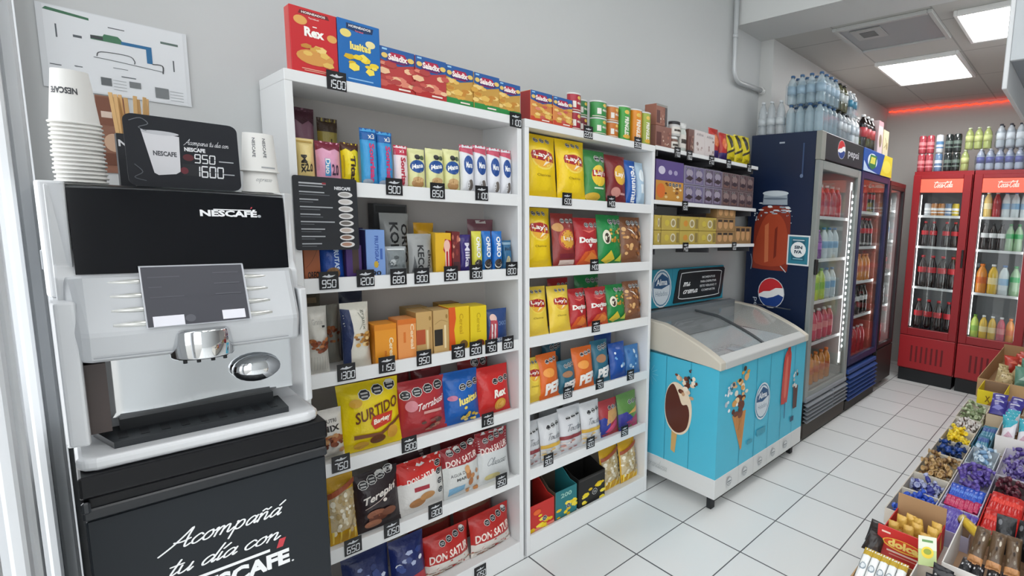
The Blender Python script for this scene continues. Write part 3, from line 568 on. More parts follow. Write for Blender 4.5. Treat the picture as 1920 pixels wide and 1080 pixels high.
# ---- fifth tier
DS('popcorn', 'bag', 'popcorn_bag', 'popcorn bag', 'yellow and clear bag of popcorn', .05, '#d9a820', [R(.04, .2, .96, .78, '#cdbb95')] + BL(.5, .45, .9, .55, 46, ['#e6dcc0', '#f1ead6', '#c9b488', '#b39a66'], 61, .42, False) + [PG([(0, .78), (0, .7), (1, .86), (1, .93)], '#a3502f'), R(.04, .04, .1, .22, '#f3d458'), R(.3, .03, .36, .2, '#f3d458'), R(.6, .03, .66, .2, '#f3d458'), R(.84, .04, .9, .2, '#f3d458')])
DS('terepin', 'bag', 'biscuit_bag', 'biscuit bag', 'dark brown biscuit bag with white script', .065, '#2c2024', OCT(.22, .82, 4, .11, .19, .05) + [T('Terepin', .52, .6, .72, .16, '#e9e3dc', sl=.22, sh=.25, b=.03), ('l', [(.2, .42), (.6, .55), (.9, .75)], .02, '#b9a9a0'), CI(.62, .5, .045, '#e6ddd4'), E(.42, .3, .2, .08, '#9a5f44'), E(.46, .22, .2, .07, '#6e3d2c'), E(.7, .28, .16, .07, '#7c4a34'), E(.36, .13, .18, .07, '#b3775a')])
DS('don_red', 'bag', 'biscuit_bag', 'biscuit bag', 'red and white biscuit bag with black signs', .065, '#e4e2de', [PG([(0, .6), (.3, .62), (1, .7), (1, 1), (0, 1)], '#cc2a24'), T('DON SATUR', .48, .66, .6, .1, '#fbf1ea', sl=.1, b=.03), R(.3, .42, .6, .5, '#a32a38'), E(.36, .2, .17, .09, '#b07a4a'), E(.56, .28, .16, .08, '#c9945e')] + sum([OCT(.86, y, 1, .08, 0) for y in (.82, .66, .48, .3)], []))
DS('don_clear', 'bag', 'biscuit_bag', 'biscuit bag', 'white and maroon biscuit bag with brown round biscuits', .065, '#d8dad7', [R(0, .62, 1, 1, '#992a30'), T('DON SATUR', .5, .72, .86, .13, '#f3e3dc', sl=.08, b=.03), T('AGUA DE', .34, .46, .4, .06, '#3a3a3a', sl=.08, b=.0), T('MAR', .4, .36, .24, .06, '#3a3a3a', sl=.08), PG([(.1, .05), (.5, .1), (.5, .22), (.1, .2)], '#7fb0d0')] + BL(.74, .28, .36, .5, 8, ['#b07040', '#c98a54', '#d9a06a'], 67, 1, False) + OCT(.2, .9, 4, .09, .2, .03))
DS('bizco', 'bag', 'biscuit_bag', 'biscuit bag', 'white biscuit bag with maroon band and grey script', .06, '#d5d8d8', [R(0, .62, 1, 1, '#93262e'), T('DON SATUR', .5, .68, .84, .13, '#f3e3dc', sl=.08, b=.03), SC('Clasicas', .2, .36, .62, .07, '#5a6268', wd=.12), E(.4, .12, .25, .07, '#d6c98a')] + OCT(.25, .84, 4, .085, .18, .03))
DS('plum_back', 'bag', 'biscuit_bag', 'biscuit bag', 'dark plum bag standing behind the front bags', .05, '#4c2a30', [TV('JR', .7, .7, .12, .2, '#b9a9a8')])
# ---- bottom tier
DS('navy_bag', 'bag', 'biscuit_bag', 'biscuit bag', 'navy blue bag with crumpled silver print', .07, '#1d2a5e', BL(.55, .55, .6, .5, 12, ['#8d9cc6', '#33457f', '#c9d2e6', '#26366c'], 71, .8))
DS('navy_bag2', 'bag', 'biscuit_bag', 'biscuit bag', 'navy bag with white print and red foot', .07, '#1d2a66', [R(0, 0, 1, .3, '#b3323c')] + BL(.5, .62, .7, .4, 9, ['#aeb9d8', '#2c3f80', '#e4e8f0', '#3a4e90'], 73, .8))
def don(h): return [R(0, 0, 1, .32, '#e0dad2'), T('DON SATUR', .5, .48, .86, .2, '#f6e6dc', sl=.1, b=.03)] + BL(.5, .06, 1, .14, 14, ['#8a6a5a', '#a98a70', '#6f5244'], 75, .5, False) + OCT(.34, .78, 4, .07, .16, .04)
DS('don_big', 'bag', 'biscuit_bag', 'biscuit bag', 'wide red pale footed biscuit bag', .08, '#b92c28', don(1))
DS('don_back', 'bag', 'biscuit_bag', 'biscuit bag', 'brown topped red bag behind', .07, '#9c3a34', [R(0, .6, 1, 1, '#8a6250')])
# ---- middle unit
DS('lays_big', 'bag', 'crisp_bag', 'crisp bag', 'large yellow crisp bag', .075, Y1, lays(1))
DS('lays_sm', 'bag', 'crisp_bag', 'crisp bag', 'small yellow crisp bag', .055, '#efd04a', lays(0))
DS('lays_green', 'bag', 'crisp_bag', 'crisp bag', 'green crisp bag with yellow disc', .07, '#3c8a4a', [E(.55, .52, .33, .2, '#ecc83a'), R(.25, .5, .95, .62, '#a91e28'), T("Lay's", .6, .56, .6, .12, '#fbf7ef', b=.03), R(.3, .27, .75, .3, '#cfe3c8'), E(.3, .12, .3, .08, '#d9b23c')] + OCT(.5, .84, 2, .12, .26))
DS('lays_dark', 'bag', 'crisp_bag', 'crisp bag', 'maroon crisp bag with yellow disc', .065, '#7c2428', [E(.6, .6, .32, .2, '#e3b03a'), T("Lay's", .62, .6, .56, .13, '#fbf3ea', b=.03), E(.35, .25, .2, .1, '#c98a80'), R(.55, .2, .85, .24, '#d9a8a0')])
DS('pehua', 'bag', 'crisp_bag', 'crisp bag', 'blue crisp bag with white upright lettering', .05, '#1d5bb0', [('t', 'Pehuamar', .5, .45, .9, .42, {'b': .03}, '#f1f4f8')])
D['pehua']['sh'] = [('T', 'Pehuamar', .55, .45, .5, .84, {'b': .03}, '#f1f4f8')]
DS('pale_blue', 'bag', 'crisp_bag', 'crisp bag', 'pale blue and white crisp bag', .05, '#a9c3d6', [E(.5, .7, .3, .14, '#e6eef2'), R(.3, .3, .7, .5, '#dfe9ee')])
DS('lays_red', 'bag', 'crisp_bag', 'crisp bag', 'brick red crisp bag with yellow disc', .06, '#8e3430', [E(.55, .52, .4, .2, '#b9473f'), E(.56, .52, .34, .17, '#e3aa3c'), T("Lay's", .58, .53, .5, .1, '#fbf3ea', b=.03), E(.2, .74, .2, .08, '#cf9a5c'), R(.2, .05, .9, .14, '#e3cfc6'), R(.2, .17, .9, .26, '#7a2230')] + OCT(.4, .86, 3, .09, .2))
DS('dori', 'bag', 'crisp_bag', 'tortilla chip bag', 'red tortilla chip bag with white lettering', .06, '#b3262c', [PG([(.05, .05), (.3, .3), (.7, .34), (.98, .1), (.95, .02), (.1, .02)], '#d9602a'), T('Doritos', .54, .54, .84, .12, '#f7f2ec', b=.06), PG([(.42, .46), (.62, .46), (.52, .38)], '#f7f2ec'), PG([(.3, .12), (.55, .3), (.85, .2), (.7, .06)], '#e98a3c'), PG([(.2, .75), (.5, .68), (.9, .78), (.5, .72)], '#e86a5a')] + OCT(.45, .85, 3, .09, .2))
DS('chee_green', 'bag', 'crisp_bag', 'snack bag', 'green snack bag with clear window of rings', .06, '#248a48', BL(.6, .56, .66, .34, 22, ['#d9a840', '#b98428', '#ecc970', '#9a6a20'], 81, .5, False) + [E(.24, .56, .14, .14, '#e9e6d0'), E(.24, .54, .08, .1, '#3a2a1c'), PG([(.05, .1), (.4, .3), (.6, .12), (.3, .03)], '#d9c23a'), PG([(.6, .08), (.95, .24), (.9, .06)], '#c9d34a')] + OCT(.45, .86, 3, .09, .2))
DS('peanut', 'bag', 'nut_bag', 'nut bag', 'clear and brown bag of pretzels and nuts', .06, '#84563a', BL(.5, .5, .86, .6, 34, ['#c98f4e', '#a86a34', '#e0b277', '#8c5226'], 83, .42, False) + [PG([(.2, .75), (.4, .72), (.55, .6), (.35, .7)], '#f3ece0')] + OCT(.3, .87, 3, .09, .2))
def pep(c): return OCT(.4, .82, 3, .1, .2, .02) + [T('PEP', .58, .24, .76, .26, '#f2f0ec', sl=.08, b=.06), E(.4, .58, .26, .1, c)]
DS('pep_or', 'bag', 'crisp_bag', 'crisp bag', 'orange puffed snack bag with white lettering', .055, '#dd6a24', pep('#f0a04a'))
DS('pep_teal', 'bag', 'crisp_bag', 'crisp bag', 'teal puffed snack bag with white lettering', .055, '#2f6a80', pep('#a87a5a'))
DS('chip_blue', 'bag', 'crisp_bag', 'crisp bag', 'cobalt blue snack bag with pale flashes', .055, '#1f4fa0', BL(.5, .5, .7, .5, 9, ['#7fb2e0', '#2c62b8', '#dbe8f3'], 85, .6))
DS('chip_blue2', 'bag', 'crisp_bag', 'crisp bag', 'steel blue snack bag', .05, '#3f77b0', BL(.45, .5, .6, .6, 8, ['#9fc4e0', '#2f62a0', '#cfdfe8'], 87, .6))
def twist(c, f): return OCT(.35, .76, 3, .11, .22, .02) + [SC('Twister', .2, .48, .72, .07, '#4a4f58', wd=.13), R(0, .3, 1, .38, c)] + BL(.5, .15, .95, .22, 14, f, 89, .5, False)
DS('twist_red', 'bag', 'candy_bag', 'candy bag', 'white candy bag with maroon stripe', .055, '#d8d9dc', twist('#8e3a40', ['#c08a80', '#e2cfc8', '#a8646a', '#efe6e0']))
DS('twist_yel', 'bag', 'candy_bag', 'candy bag', 'white candy bag with amber stripe', .055, '#dadbdd', twist('#d9ae44', ['#e0bf7a', '#efe2c4', '#b98a4a', '#f4efe4']))
DS('sugus_red', 'bag', 'candy_bag', 'candy bag', 'red and blue candy bag of mixed sweets', .055, '#a83a40', [PG([(0, 0), (.35, 0), (.5, .4), (.2, .55), (0, .5)], '#2f3f94'), PG([(.3, .3), (.95, .5), (.9, .75), (.4, .7)], '#c99a62'), PG([(.25, .12), (.7, .4), (.95, .34), (.5, .08)], '#d3527a')] + OCT(.5, .78, 3, .09, .2))
DS('sugus_grn', 'bag', 'candy_bag', 'candy bag', 'green and purple candy bag of mixed sweets', .055, '#5f8a48', [PG([(0, 0), (.5, 0), (.6, .3), (.3, .5), (0, .45)], '#3a3a90'), PG([(.3, .2), (.95, .35), (.95, 0), (.5, 0)], '#b0406e'), PG([(.35, .42), (.95, .6), (.9, .42)], '#d8a860')] + OCT(.5, .74, 3, .09, .2))
DS('white_back', 'bag', 'candy_bag', 'candy bag', 'white candy bag in second row', .05, '#b9babd', OCT(.4, .88, 3, .09, .2))
DS('purp_box', 'box', 'cereal_box', 'alfajor box', 'violet and amber assorted box at left end', .10, '#5b4680', [R(0, 0, 1, .5, '#c98f3c'), R(.02, .52, .98, .98, '#5c4a86'), E(.2, .75, .12, .1, '#cfc8dc'), E(.5, .72, .07, .06, '#a99fc0'), E(.7, .72, .07, .06, '#a99fc0'), E(.18, .25, .15, .18, '#d9702f')] + BL(.62, .24, .6, .4, 14, ['#e3c48a', '#8a5a2c', '#f0dcb0', '#6a3a1c'], 91, .5) + OCT(.5, .42, 4, .05, .12))

# ------------------------------------------------------------------ placing them
PROTO = {}
def product(key, x0, x1, h_, zb, y, label, group, rz=0, lean=0.):
    d = D[key]; w_ = x1 - x0
    if key not in PROTO:
        sd = sum(ord(c) for c in key) % 97
        mk = {'bag': lambda: make_bag(d, w_, h_, sd), 'roll': lambda: make_bag(d, w_, h_, sd, True), 'box': lambda: make_box(d, w_, h_, sd), 'can': lambda: make_can(d, w_, h_, sd)}[d['kind']]
        o = mk().build(d['name']); PROTO[key] = (o, w_, h_)
    else:
        o0, w0, h0 = PROTO[key]; o = o0.copy(); C.objects.link(o); o.scale = (w_ / w0, 1, h_ / h0)
    o.location = ((x0 + x1) / 2, y + d['t'] / 2 + (.5 * h_ * math.tan(lean) * 0), zb)
    o.rotation_euler = (-lean, 0, rz)
    return tag(o, label, d['cat'], group)
def row(rows, zb, y, where, group, lean=0., back=False, jit=1.):
    cnt = {}; tot = {}
    for r in rows: tot[D[r[0]]['noun']] = tot.get(D[r[0]]['noun'], 0) + 1
    for i, (key, x0, x1, h_) in enumerate(rows):
        n = D[key]['noun']; k = cnt.get(n, 0); cnt[n] = k + 1
        if tot[n] == 1: lb = '%s on %s' % (n, where)
        else:
            pos = ['left one', 'right one'][k] if tot[n] == 2 else (['left one', 'middle one', 'right one'][k] if tot[n] == 3 else ORD[k])
            lb = '%s, %s, on %s' % (n, pos, where)
        ln = lean if D[key]['kind'] == 'bag' else (lean * .4 if D[key]['kind'] == 'roll' else 0)
        product(key, x0, x1, h_, zb, y + (.0 if i % 2 else .004), lb, group, math.radians(random.uniform(-3, 3)) * jit if D[key]['kind'] != 'box' else 0, ln)
U = 'left shelf unit'; V = 'middle shelf unit'
row([('rex_box',0.420,0.524,0.169),('lusi_box',0.5245,0.628,0.170),('sal_red',0.629,0.7235,0.125),('sal_red',0.7245,0.8175,0.124),('sal_grn',0.8185,0.909,0.122),('sal_grn',0.910,1.001,0.120),('sal_grn',1.002,1.085,0.113)], TOPZ, 1.768, 'top board of ' + U, 'cracker boxes on the top boards')
row([('mix_cream',0.424,0.467,0.126),('duo_pink',0.468,0.527,0.124),('tita_yel',0.529,0.575,0.129),('son_blue',0.577,0.620,0.178),('son_blue',0.621,0.664,0.175),('son_red',0.666,0.705,0.140),('mana_cream',0.706,0.759,0.137),('mana_cream',0.761,0.817,0.144),('mana_cream',0.818,0.872,0.150),('mana_white',0.873,0.921,0.172),('mana_white',0.922,0.970,0.178),('mana_white',0.971,1.020,0.176),('mana_white',1.021,1.066,0.176)], 1.487, 1.782, 'first tier of ' + U, 'biscuit packs on the first tier', .06)
row([('duo_plum',0.436,0.50,0.225),('tita_olive',0.505,0.556,0.205)], 1.487, 1.90, 'first tier of ' + U, 'biscuit packs on the first tier')
row([('cof_brown',0.424,0.461,0.104),('frut_blue',0.463,0.522,0.113),('choc_purp',0.524,0.564,0.106),('frut_lblue',0.575,0.626,0.153),('grey_sac',0.631,0.694,0.100),('grey_bag',0.699,0.775,0.141),('yel_red',0.778,0.830,0.145),('redbrown',0.832,0.858,0.150),('purp_choc',0.860,0.906,0.139),('oreo_yel',0.908,0.944,0.152),('oreo_blue',0.946,0.983,0.153),('oreo_blue',0.984,1.022,0.153),('snack_blue',1.024,1.066,0.118)], 1.207, 1.782, 'second tier of ' + U, 'small packs on the second tier', .05)
row([('purp_dark',0.584,0.603,0.155),('grey_bag2',0.656,0.743,0.205),('yel_lump',0.762,0.827,0.175),('plum_bag',0.947,1.045,0.193)], 1.207, 1.885, 'second tier of ' + U, 'small packs on the second tier')
row([('dark_tin',0.655,0.757,0.235)], 1.207, 1.945, 'second tier of ' + U, 'small packs on the second tier')
row([('gran_white',0.424,0.477,0.205),('gran_navy',0.510,0.585,0.207),('cer_orange',0.589,0.651,0.133),('cer_orange2',0.653,0.708,0.142),('tan_red',0.710,0.761,0.159),('tan_black',0.763,0.814,0.160),('yel_or',0.816,0.888,0.164),('yel_box',0.890,0.950,0.160),('chew_blue',0.955,1.045,0.136)], .927, 1.782, 'third tier of ' + U, 'granola and cereal packs on the third tier', .05)
row([('gran_brown',0.436,0.492,0.235),('gran_grey',0.494,0.535,0.19),('navy_back',0.54,0.605,0.235),('box_tan_back',0.727,0.796,0.155),('choc_back',0.842,0.910,0.158)], .927, 1.905, 'third tier of ' + U, 'granola and cereal packs on the third tier')
row([('nut_mix',0.434,0.505,0.162),('surtido',0.497,0.668,0.222),('terra_red',0.662,0.817,0.193),('lusi_bag',0.805,0.938,0.195),('rex_bag',0.928,1.064,0.187)], .647, 1.785, 'fourth tier of ' + U, 'biscuit bags on the fourth tier', .13, jit=1)
row([('red_back',0.64,0.755,0.222),('red_back',0.757,0.865,0.215),('red_back2',0.925,1.05,0.212)], .647, 1.925, 'fourth tier of ' + U, 'biscuit bags on the fourth tier', .08)
row([('popcorn',0.455,0.528,0.216),('terepin',0.520,0.655,0.195),('don_red',0.645,0.806,0.186),('don_clear',0.797,0.935,0.190),('bizco',0.928,1.056,0.205)], .367, 1.785, 'fifth tier of ' + U, 'biscuit bags on the fifth tier', .13)
row([('plum_back',0.671,0.822,0.21),('red_back',0.85,1.05,0.215)], .367, 1.925, 'fifth tier of ' + U, 'biscuit bags on the fifth tier', .08)
row([('navy_bag',0.486,0.622,0.21),('navy_bag2',0.620,0.732,0.20),('don_big',0.730,0.892,0.156),('don_big',0.894,1.062,0.161)], .081, 1.785, 'bottom tier of ' + U, 'biscuit bags on the bottom tier', .12)
row([('don_back',0.731,0.89,0.215),('don_back',0.895,1.06,0.215)], .081, 1.925, 'bottom tier of ' + U, 'biscuit bags on the bottom tier', .08)
# middle unit
row([('sal_mix',1.128,1.222,0.112),('sal_mix',1.2235,1.314,0.110)], TOPZ, 1.768, 'top board of ' + V, 'cracker boxes on the top boards')
row([('lays_big',1.128,1.285,0.262),('lays_big',1.282,1.424,0.262),('lays_green',1.420,1.543,0.236),('lays_dark',1.538,1.656,0.229),('pehua',1.654,1.725,0.218),('pale_blue',1.718,1.772,0.214)], 1.487, 1.782, 'first tier of ' + V, 'crisp bags on the first tier', .10)
row([('lays_big',1.126,1.258,0.250),('lays_red',1.254,1.370,0.231),('dori',1.370,1.499,0.216),('chee_green',1.492,1.635,0.234),('peanut',1.632,1.768,0.228)], 1.207, 1.782, 'second tier of ' + V, 'crisp bags on the second tier', .10)
row([('lays_sm',1.126,1.237,0.206),('lays_sm',1.239,1.345,0.203),('dori',1.341,1.440,0.182),('dori',1.436,1.562,0.180),('chee_green',1.550,1.672,0.184),('peanut',1.664,1.772,0.194)], .927, 1.782, 'third tier of ' + V, 'crisp bags on the third tier', .15)
row([('chee_green',1.48,1.62,0.225),('dori',1.33,1.44,0.215)], .927, 1.925, 'third tier back of ' + V, 'crisp bags on the third tier', .05)
row([('lays_sm',1.124,1.205,0.187),('pep_or',1.188,1.290,0.194),('pep_teal',1.284,1.380,0.146),('pep_or',1.365,1.476,0.191),('pep_teal',1.474,1.574,0.204),('chip_blue',1.576,1.680,0.176),('chip_blue2',1.676,1.770,0.148)], .647, 1.782, 'fourth tier of ' + V, 'snack bags on the fourth tier', .15)
row([('pep_or',1.15,1.25,.215),('pep_teal',1.30,1.40,.215),('chip_blue',1.60,1.71,.2)], .647, 1.925, 'fourth tier back of ' + V, 'snack bags on the fourth tier', .05)
row([('twist_red',1.122,1.198,0.190),('twist_yel',1.196,1.300,0.192),('twist_red',1.297,1.415,0.203),('twist_yel',1.412,1.522,0.198),('sugus_red',1.516,1.636,0.177),('sugus_grn',1.634,1.768,0.183)], .367, 1.782, 'fifth tier of ' + V, 'candy bags on the fifth tier', .15)
row([('white_back',1.16,1.26,0.225),('white_back',1.28,1.39,0.222),('white_back',1.41,1.51,0.220)], .367, 1.925, 'fifth tier of ' + V, 'candy bags on the fifth tier', .05)
row([('popcorn',1.535,1.655,0.216),('popcorn',1.654,1.770,0.211)], .081, 1.785, 'bottom tier of ' + V, 'popcorn bags on the bottom tier', .15)
# open display cartons on the bottom tier
def carton_open(name, label, x0, x1, y0, y1, zb, hb, hf, outm, inm, shapes, group):
    b = MB(); t_ = .003; m = M(outm, .5); mi = M(inm, .6)
    b.box(x0, x1, y0, y1, zb, zb + t_, mi)
    b.box(x0, x1, y1 - t_, y1, zb + t_, zb + hb, mi)
    for x in (x0, x1 - t_): b.prism([(y0, zb + t_), (y0, zb + hf), (y0 + .05, zb + hf * 1.05), (y1 - t_, zb + hb), (y1 - t_, zb + t_)], 'x', x, x + t_, mi if x == x0 else m)
    b.box(x0 + t_, x1 - t_, y0, y0 + t_, zb + t_, zb + hf, m)
    b.decal(shapes, lambda u, v, o: (x0 + u * (x1 - x0), y0 - o, zb + v * hf), (x1 - x0) / hf, 9e9, .0004, .0001)
    return tag(b.build(name), label, 'carton', group)
g = 'open display cartons on the bottom tier'
def yel(seed): return BL(.5, .3, .9, .6, 12, ['#f1d51f', '#f7e24a', '#e3bd14'], seed, .7) + OCT(.6, .35, 1, .1, 0)
carton_open('display_carton', 'open red and yellow candy carton at left of bottom tier of ' + V, 1.124, 1.245, 1.785, 1.95, .081, .20, .12, '#c9302a', '#4a2320', [R(0, .0, 1, .1, '#e98a7a')] + yel(101) + [E(.3, .7, .15, .1, '#e9692a')], g)
carton_open('display_carton', 'open teal candy carton, second on bottom tier of ' + V, 1.25, 1.365, 1.785, 1.95, .081, .21, .13, '#2a7a80', '#54483c', yel(103) + [T('200', .5, .8, .5, .16, '#9fd0c4', b=.03)], g)
carton_open('display_carton', 'open black and yellow candy carton on bottom tier of ' + V, 1.375, 1.53, 1.785, 1.95, .081, .19, .14, '#1d1b1a', '#1b1918', yel(107) + [R(.02, .9, .98, .96, '#3a3634')], g)
# tins of crisps and jars along the top boards
def can(x, y, r, h_, col, label, grp, txt='#f4efe4', short=False, z=TOPZ):
    t = thing('crisp_can', label, 'crisp can', (x, y, z), math.radians(-8), grp); b = MB()
    b.lathe([(r * .97, 0), (r, .002), (r, h_ - .008), (r * .98, h_ - .006), (r * .98, h_ - .004)], M(col, .35), 20)
    sh = [('T', 'PRINGLES', .5, .4 if not short else .42, .22, .56 if not short else .6, {'b': .04}, txt), E(.5, .82, .12, .06 if not short else .1, '#e6c05a'), E(.52, .1, .2, .06, '#d9a83a')]
    if short: sh = [R(.3, .2, .46, .55, '#e6e2da'), T('PRINGLES', .66, .45, .3, .12, txt, b=.04), E(.62, .75, .1, .1, '#e6c05a'), R(.1, .05, .9, .1, '#d9cfc0')]
    b.decal(sh, lambda u, v, o: ((r + o) * math.sin((u - .5) * PI), -(r + o) * math.cos((u - .5) * PI), v * h_), PI * r / h_, .07, .0004, .0001)
    b.build('tube', t)
    MB().lathe([(r * 1.01, h_ - .006), (r * 1.03, h_ - .005), (r * 1.03, h_), (r * .9, h_ + .001), (.0001, h_)], M('#d9dad8', .4), 20).build('lid', t); return t
def column2(x, r, h_, c1, c2, w1, w2, y=1.80):
    can(x, y, r, h_, c2, 'short %s crisp can standing on the top board of middle shelf unit' % w2, 'short crisp cans', short=True)
    can(x, y, r, h_, c1, 'short %s crisp can stacked on top of another, middle shelf unit' % w1, 'short crisp cans', short=True, z=TOPZ + h_ + .001)
column2(1.345, .028, .073, '#a8283a', '#a3263a', 'red', 'dark red')
column2(1.405, .026, .068, '#3a7a48', '#7a2c38', 'bottle green', 'wine red', 1.83)
column2(1.472, .036, .070, '#3f8f4c', '#4a9a55', 'grass green', 'bright green')
column2(1.548, .031, .068, '#c97a3a', '#c8742f', 'copper orange', 'amber orange')
can(1.617, 1.80, .033, .150, '#3f9a3c', 'tall green crisp can on top board of middle shelf unit', 'tall crisp cans')
can(1.690, 1.80, .033, .150, '#e08a1f', 'tall orange crisp can on top board of middle shelf unit', 'tall crisp cans')
can(1.755, 1.80, .028, .150, '#9fb04a', 'tall lime and green crisp can at right end of middle shelf unit', 'tall crisp cans')
def jar(x, y, r, h_, z, body, cap, label, grp):
    t = thing('spread_jar', label, 'jar', (x, y, z), 0, grp)
    MB().lathe([(r * .9, 0), (r, .004), (r, h_ * .68, ), (r * .8, h_ * .78), (r * .8, h_ * .8)], M(body, .3), 16).decal([R(.1, .15, .9, .6, '#d9d4cc'), R(.25, .3, .75, .45, '#3c342f')], lambda u, v, o: ((r + o) * math.sin((u - .5) * PI), -(r + o) * math.cos((u - .5) * PI), v * h_), 1, .08).build('glass', t)
    MB().lathe([(r * .86, h_ * .8), (r * .9, h_ * .81), (r * .9, h_ - .002), (.0001, h_)], M(cap, .4), 16).build('lid', t); return t
def carton(name, label, cat, x0, x1, y0, y1, z0, z1, col, shapes, grp, top=None):
    b = MB().box(x0, x1, y0, y1, z0, z1, M(col, .45), .001)
    b.decal(shapes, lambda u, v, o: (x0 + u * (x1 - x0), y0 - o, z0 + v * (z1 - z0)), (x1 - x0) / (z1 - z0), 9e9, .0003, .00008)
    return tag(b.build(name), label, cat, grp)
g = 'goods along the top wall shelf'; Z = 1.786
cb = lambda s: [R(.05, .1, .35, .7, '#5a2c26')] + BL(.65, .45, .5, .7, 12, ['#b58a76', '#d9c3b0', '#7c4a40', '#a86a58'], s, .6)
carton('chocolate_box', 'brown chocolate box, lower of two stacked above the wall shelf', 'chocolate box', 1.812, 1.925, 1.78, 1.86, Z, Z + .104, '#8a5c50', cb(121), g)
carton('chocolate_box', 'copper chocolate box stacked upon a brown one', 'chocolate box', 1.812, 1.888, 1.78, 1.86, Z + .105, Z + .205, '#96604e', cb(123) + [R(.8, 0, 1, 1, '#3f3a3c'), R(0, .9, 1, 1, '#8d8a84')], g)
jar(1.957, 1.80, .028, .07, Z, '#7a5a4c', '#e4e4e2', 'short brown jar with white lid, lower of a stacked pair', g)
jar(1.965, 1.80, .034, .075, Z + .071, '#c9c8c6', '#2c2c30', 'white jar with black lid stacked on a brown jar', g)
jar(2.033, 1.81, .027, .15, Z, '#c6cbc4', '#dcdcda', 'tall pale grey jar on the top wall shelf', g)
carton('cocoa_pack', 'narrow brown cocoa pack between jar and white cartons', 'carton', 2.066, 2.108, 1.785, 1.83, Z, Z + .128, '#74524a', cb(125), g)
wb = lambda s: [T('AVENA', .5, .84, .7, .1, '#8a7f80', b=.02)] + BL(.55, .4, .7, .6, 6, ['#8d7672', '#a99490', '#c9b9b4'], s, .7)
carton('oat_carton', 'white oat carton, left of a pair on the top wall shelf', 'carton', 2.111, 2.196, 1.78, 1.84, Z, Z + .130, '#d9cfcd', wb(127), g)
carton('oat_carton', 'white oat carton, right of a pair on the top wall shelf', 'carton', 2.198, 2.284, 1.78, 1.84, Z, Z + .128, '#d6ccca', wb(128), g)
DS('cocoa_red', 'bag', 'cocoa_bag', 'cocoa bag', 'red and violet cocoa bag', .05, '#b8322c', [R(0, 0, 1, .28, '#3a2a6a'), E(.5, .6, .3, .2, '#d9703a'), PG([(.6, .2), (.95, .5), (.95, .1)], '#44347a')])
DS('snack_yel', 'bag', 'snack_bag', 'snack bag', 'bright yellow snack bag with black slash', .05, '#d6c41e', [PG([(.1, .95), (.5, .99), (.6, .6), (.3, .5)], '#2a2410'), PG([(0, .3), (1, .5), (1, .58), (0, .38)], '#2a2410'), T('ZAFRAN', .5, .16, .6, .1, '#8c7a14')])
row([('cocoa_red',2.285,2.378,.178),('cocoa_red',2.376,2.452,.166),('snack_yel',2.453,2.535,.168),('snack_yel',2.530,2.615,.178),('snack_yel',2.610,2.705,.182)], Z, 1.79, 'top wall shelf', g, .08)
g = 'boxes on the wall shelves'
product('purp_box', 1.826, 2.034, .205, 1.524, 1.785, 'violet and amber assorted box at left end of the middle wall shelf', g)
cols = [('#71688c', 'greyish violet'), ('#65576c', 'dull violet'), ('#5f4a4e', 'dark mauve'), ('#5c474a', 'dusky brown')]
xs = [2.038, 2.208, 2.378, 2.548, 2.715]
for i, (c, nm) in enumerate(cols):
    for k in (0, 1):
        sh = []
        for j in (0, 1): sh += [R(.04 + j * .48, .06, .48 + j * .48, .94, c), E(.26 + j * .48, .62, .17, .2, '#a39aab' if i < 2 else '#8f7a78'), R(.1 + j * .48, .12, .4 + j * .48, .3, '#8a7f98' if i < 2 else '#7a5a52'), PG([(.06 + j * .48, .3), (.25 + j * .48, .5), (.46 + j * .48, .36), (.3 + j * .48, .2)], '#3f3038')] + OCT(.14 + j * .48, .84, 2, .04, .12)
        carton('alfajor_box', '%s alfajor box, %s row, %s on the middle wall shelf' % (nm, ['lower', 'upper'][k], ORD[i + 1]), 'alfajor box', xs[i] + .002, xs[i + 1] - .002, 1.785, 1.87, 1.524 + k * .1, 1.524 + k * .1 + .098, '#8c869a' if i < 2 else '#7c6a6c', sh, g)
xs = [1.822, 1.876, 2.020, 2.178, 2.340, 2.530, 2.715]
for i in range(6):
    for k in range(3 if i == 4 else (1 if i == 5 else 2)):
        c = '#bda650' if i < 4 else '#9c7a50'
        sh = ([E(.62, .5, .14, .3, '#d9d2b8'), E(.62, .5, .09, .2, '#a39060'), BL(.3, .5, .3, .6, 3, ['#8c7424', '#d9c05c', '#7a5c20'], 131 + i, 1)[0], R(.8, .15, .96, .85, '#8f7c44'), E(.28, .5, .12, .22, '#cf8f3a' if i in (2,) else '#cdb94a')] if i < 4 else
              sum([[E(.18 + j * .3, .5, .11, .32, '#c99a6a'), R(.06 + j * .3, .72, .28 + j * .3, .9, '#3a302a')] for j in range(3)], []))
        h_ = .075 if i < 5 else .108
        carton('tea_box' if i < 4 else 'biscuit_box', '%s box, %s, %s on the lowest wall shelf' % ('mustard yellow tea' if i < 4 else 'brown spotted biscuit', ['bottom of its stack', 'second of its stack', 'topmost of its stack'][k] if i < 5 else 'lone', ORD[i]), 'tea box' if i < 4 else 'biscuit box', xs[i] + .002, xs[i + 1] - .002, 1.785, 1.87, 1.30 + k * .077, 1.30 + k * .077 + h_, c, sh, g)

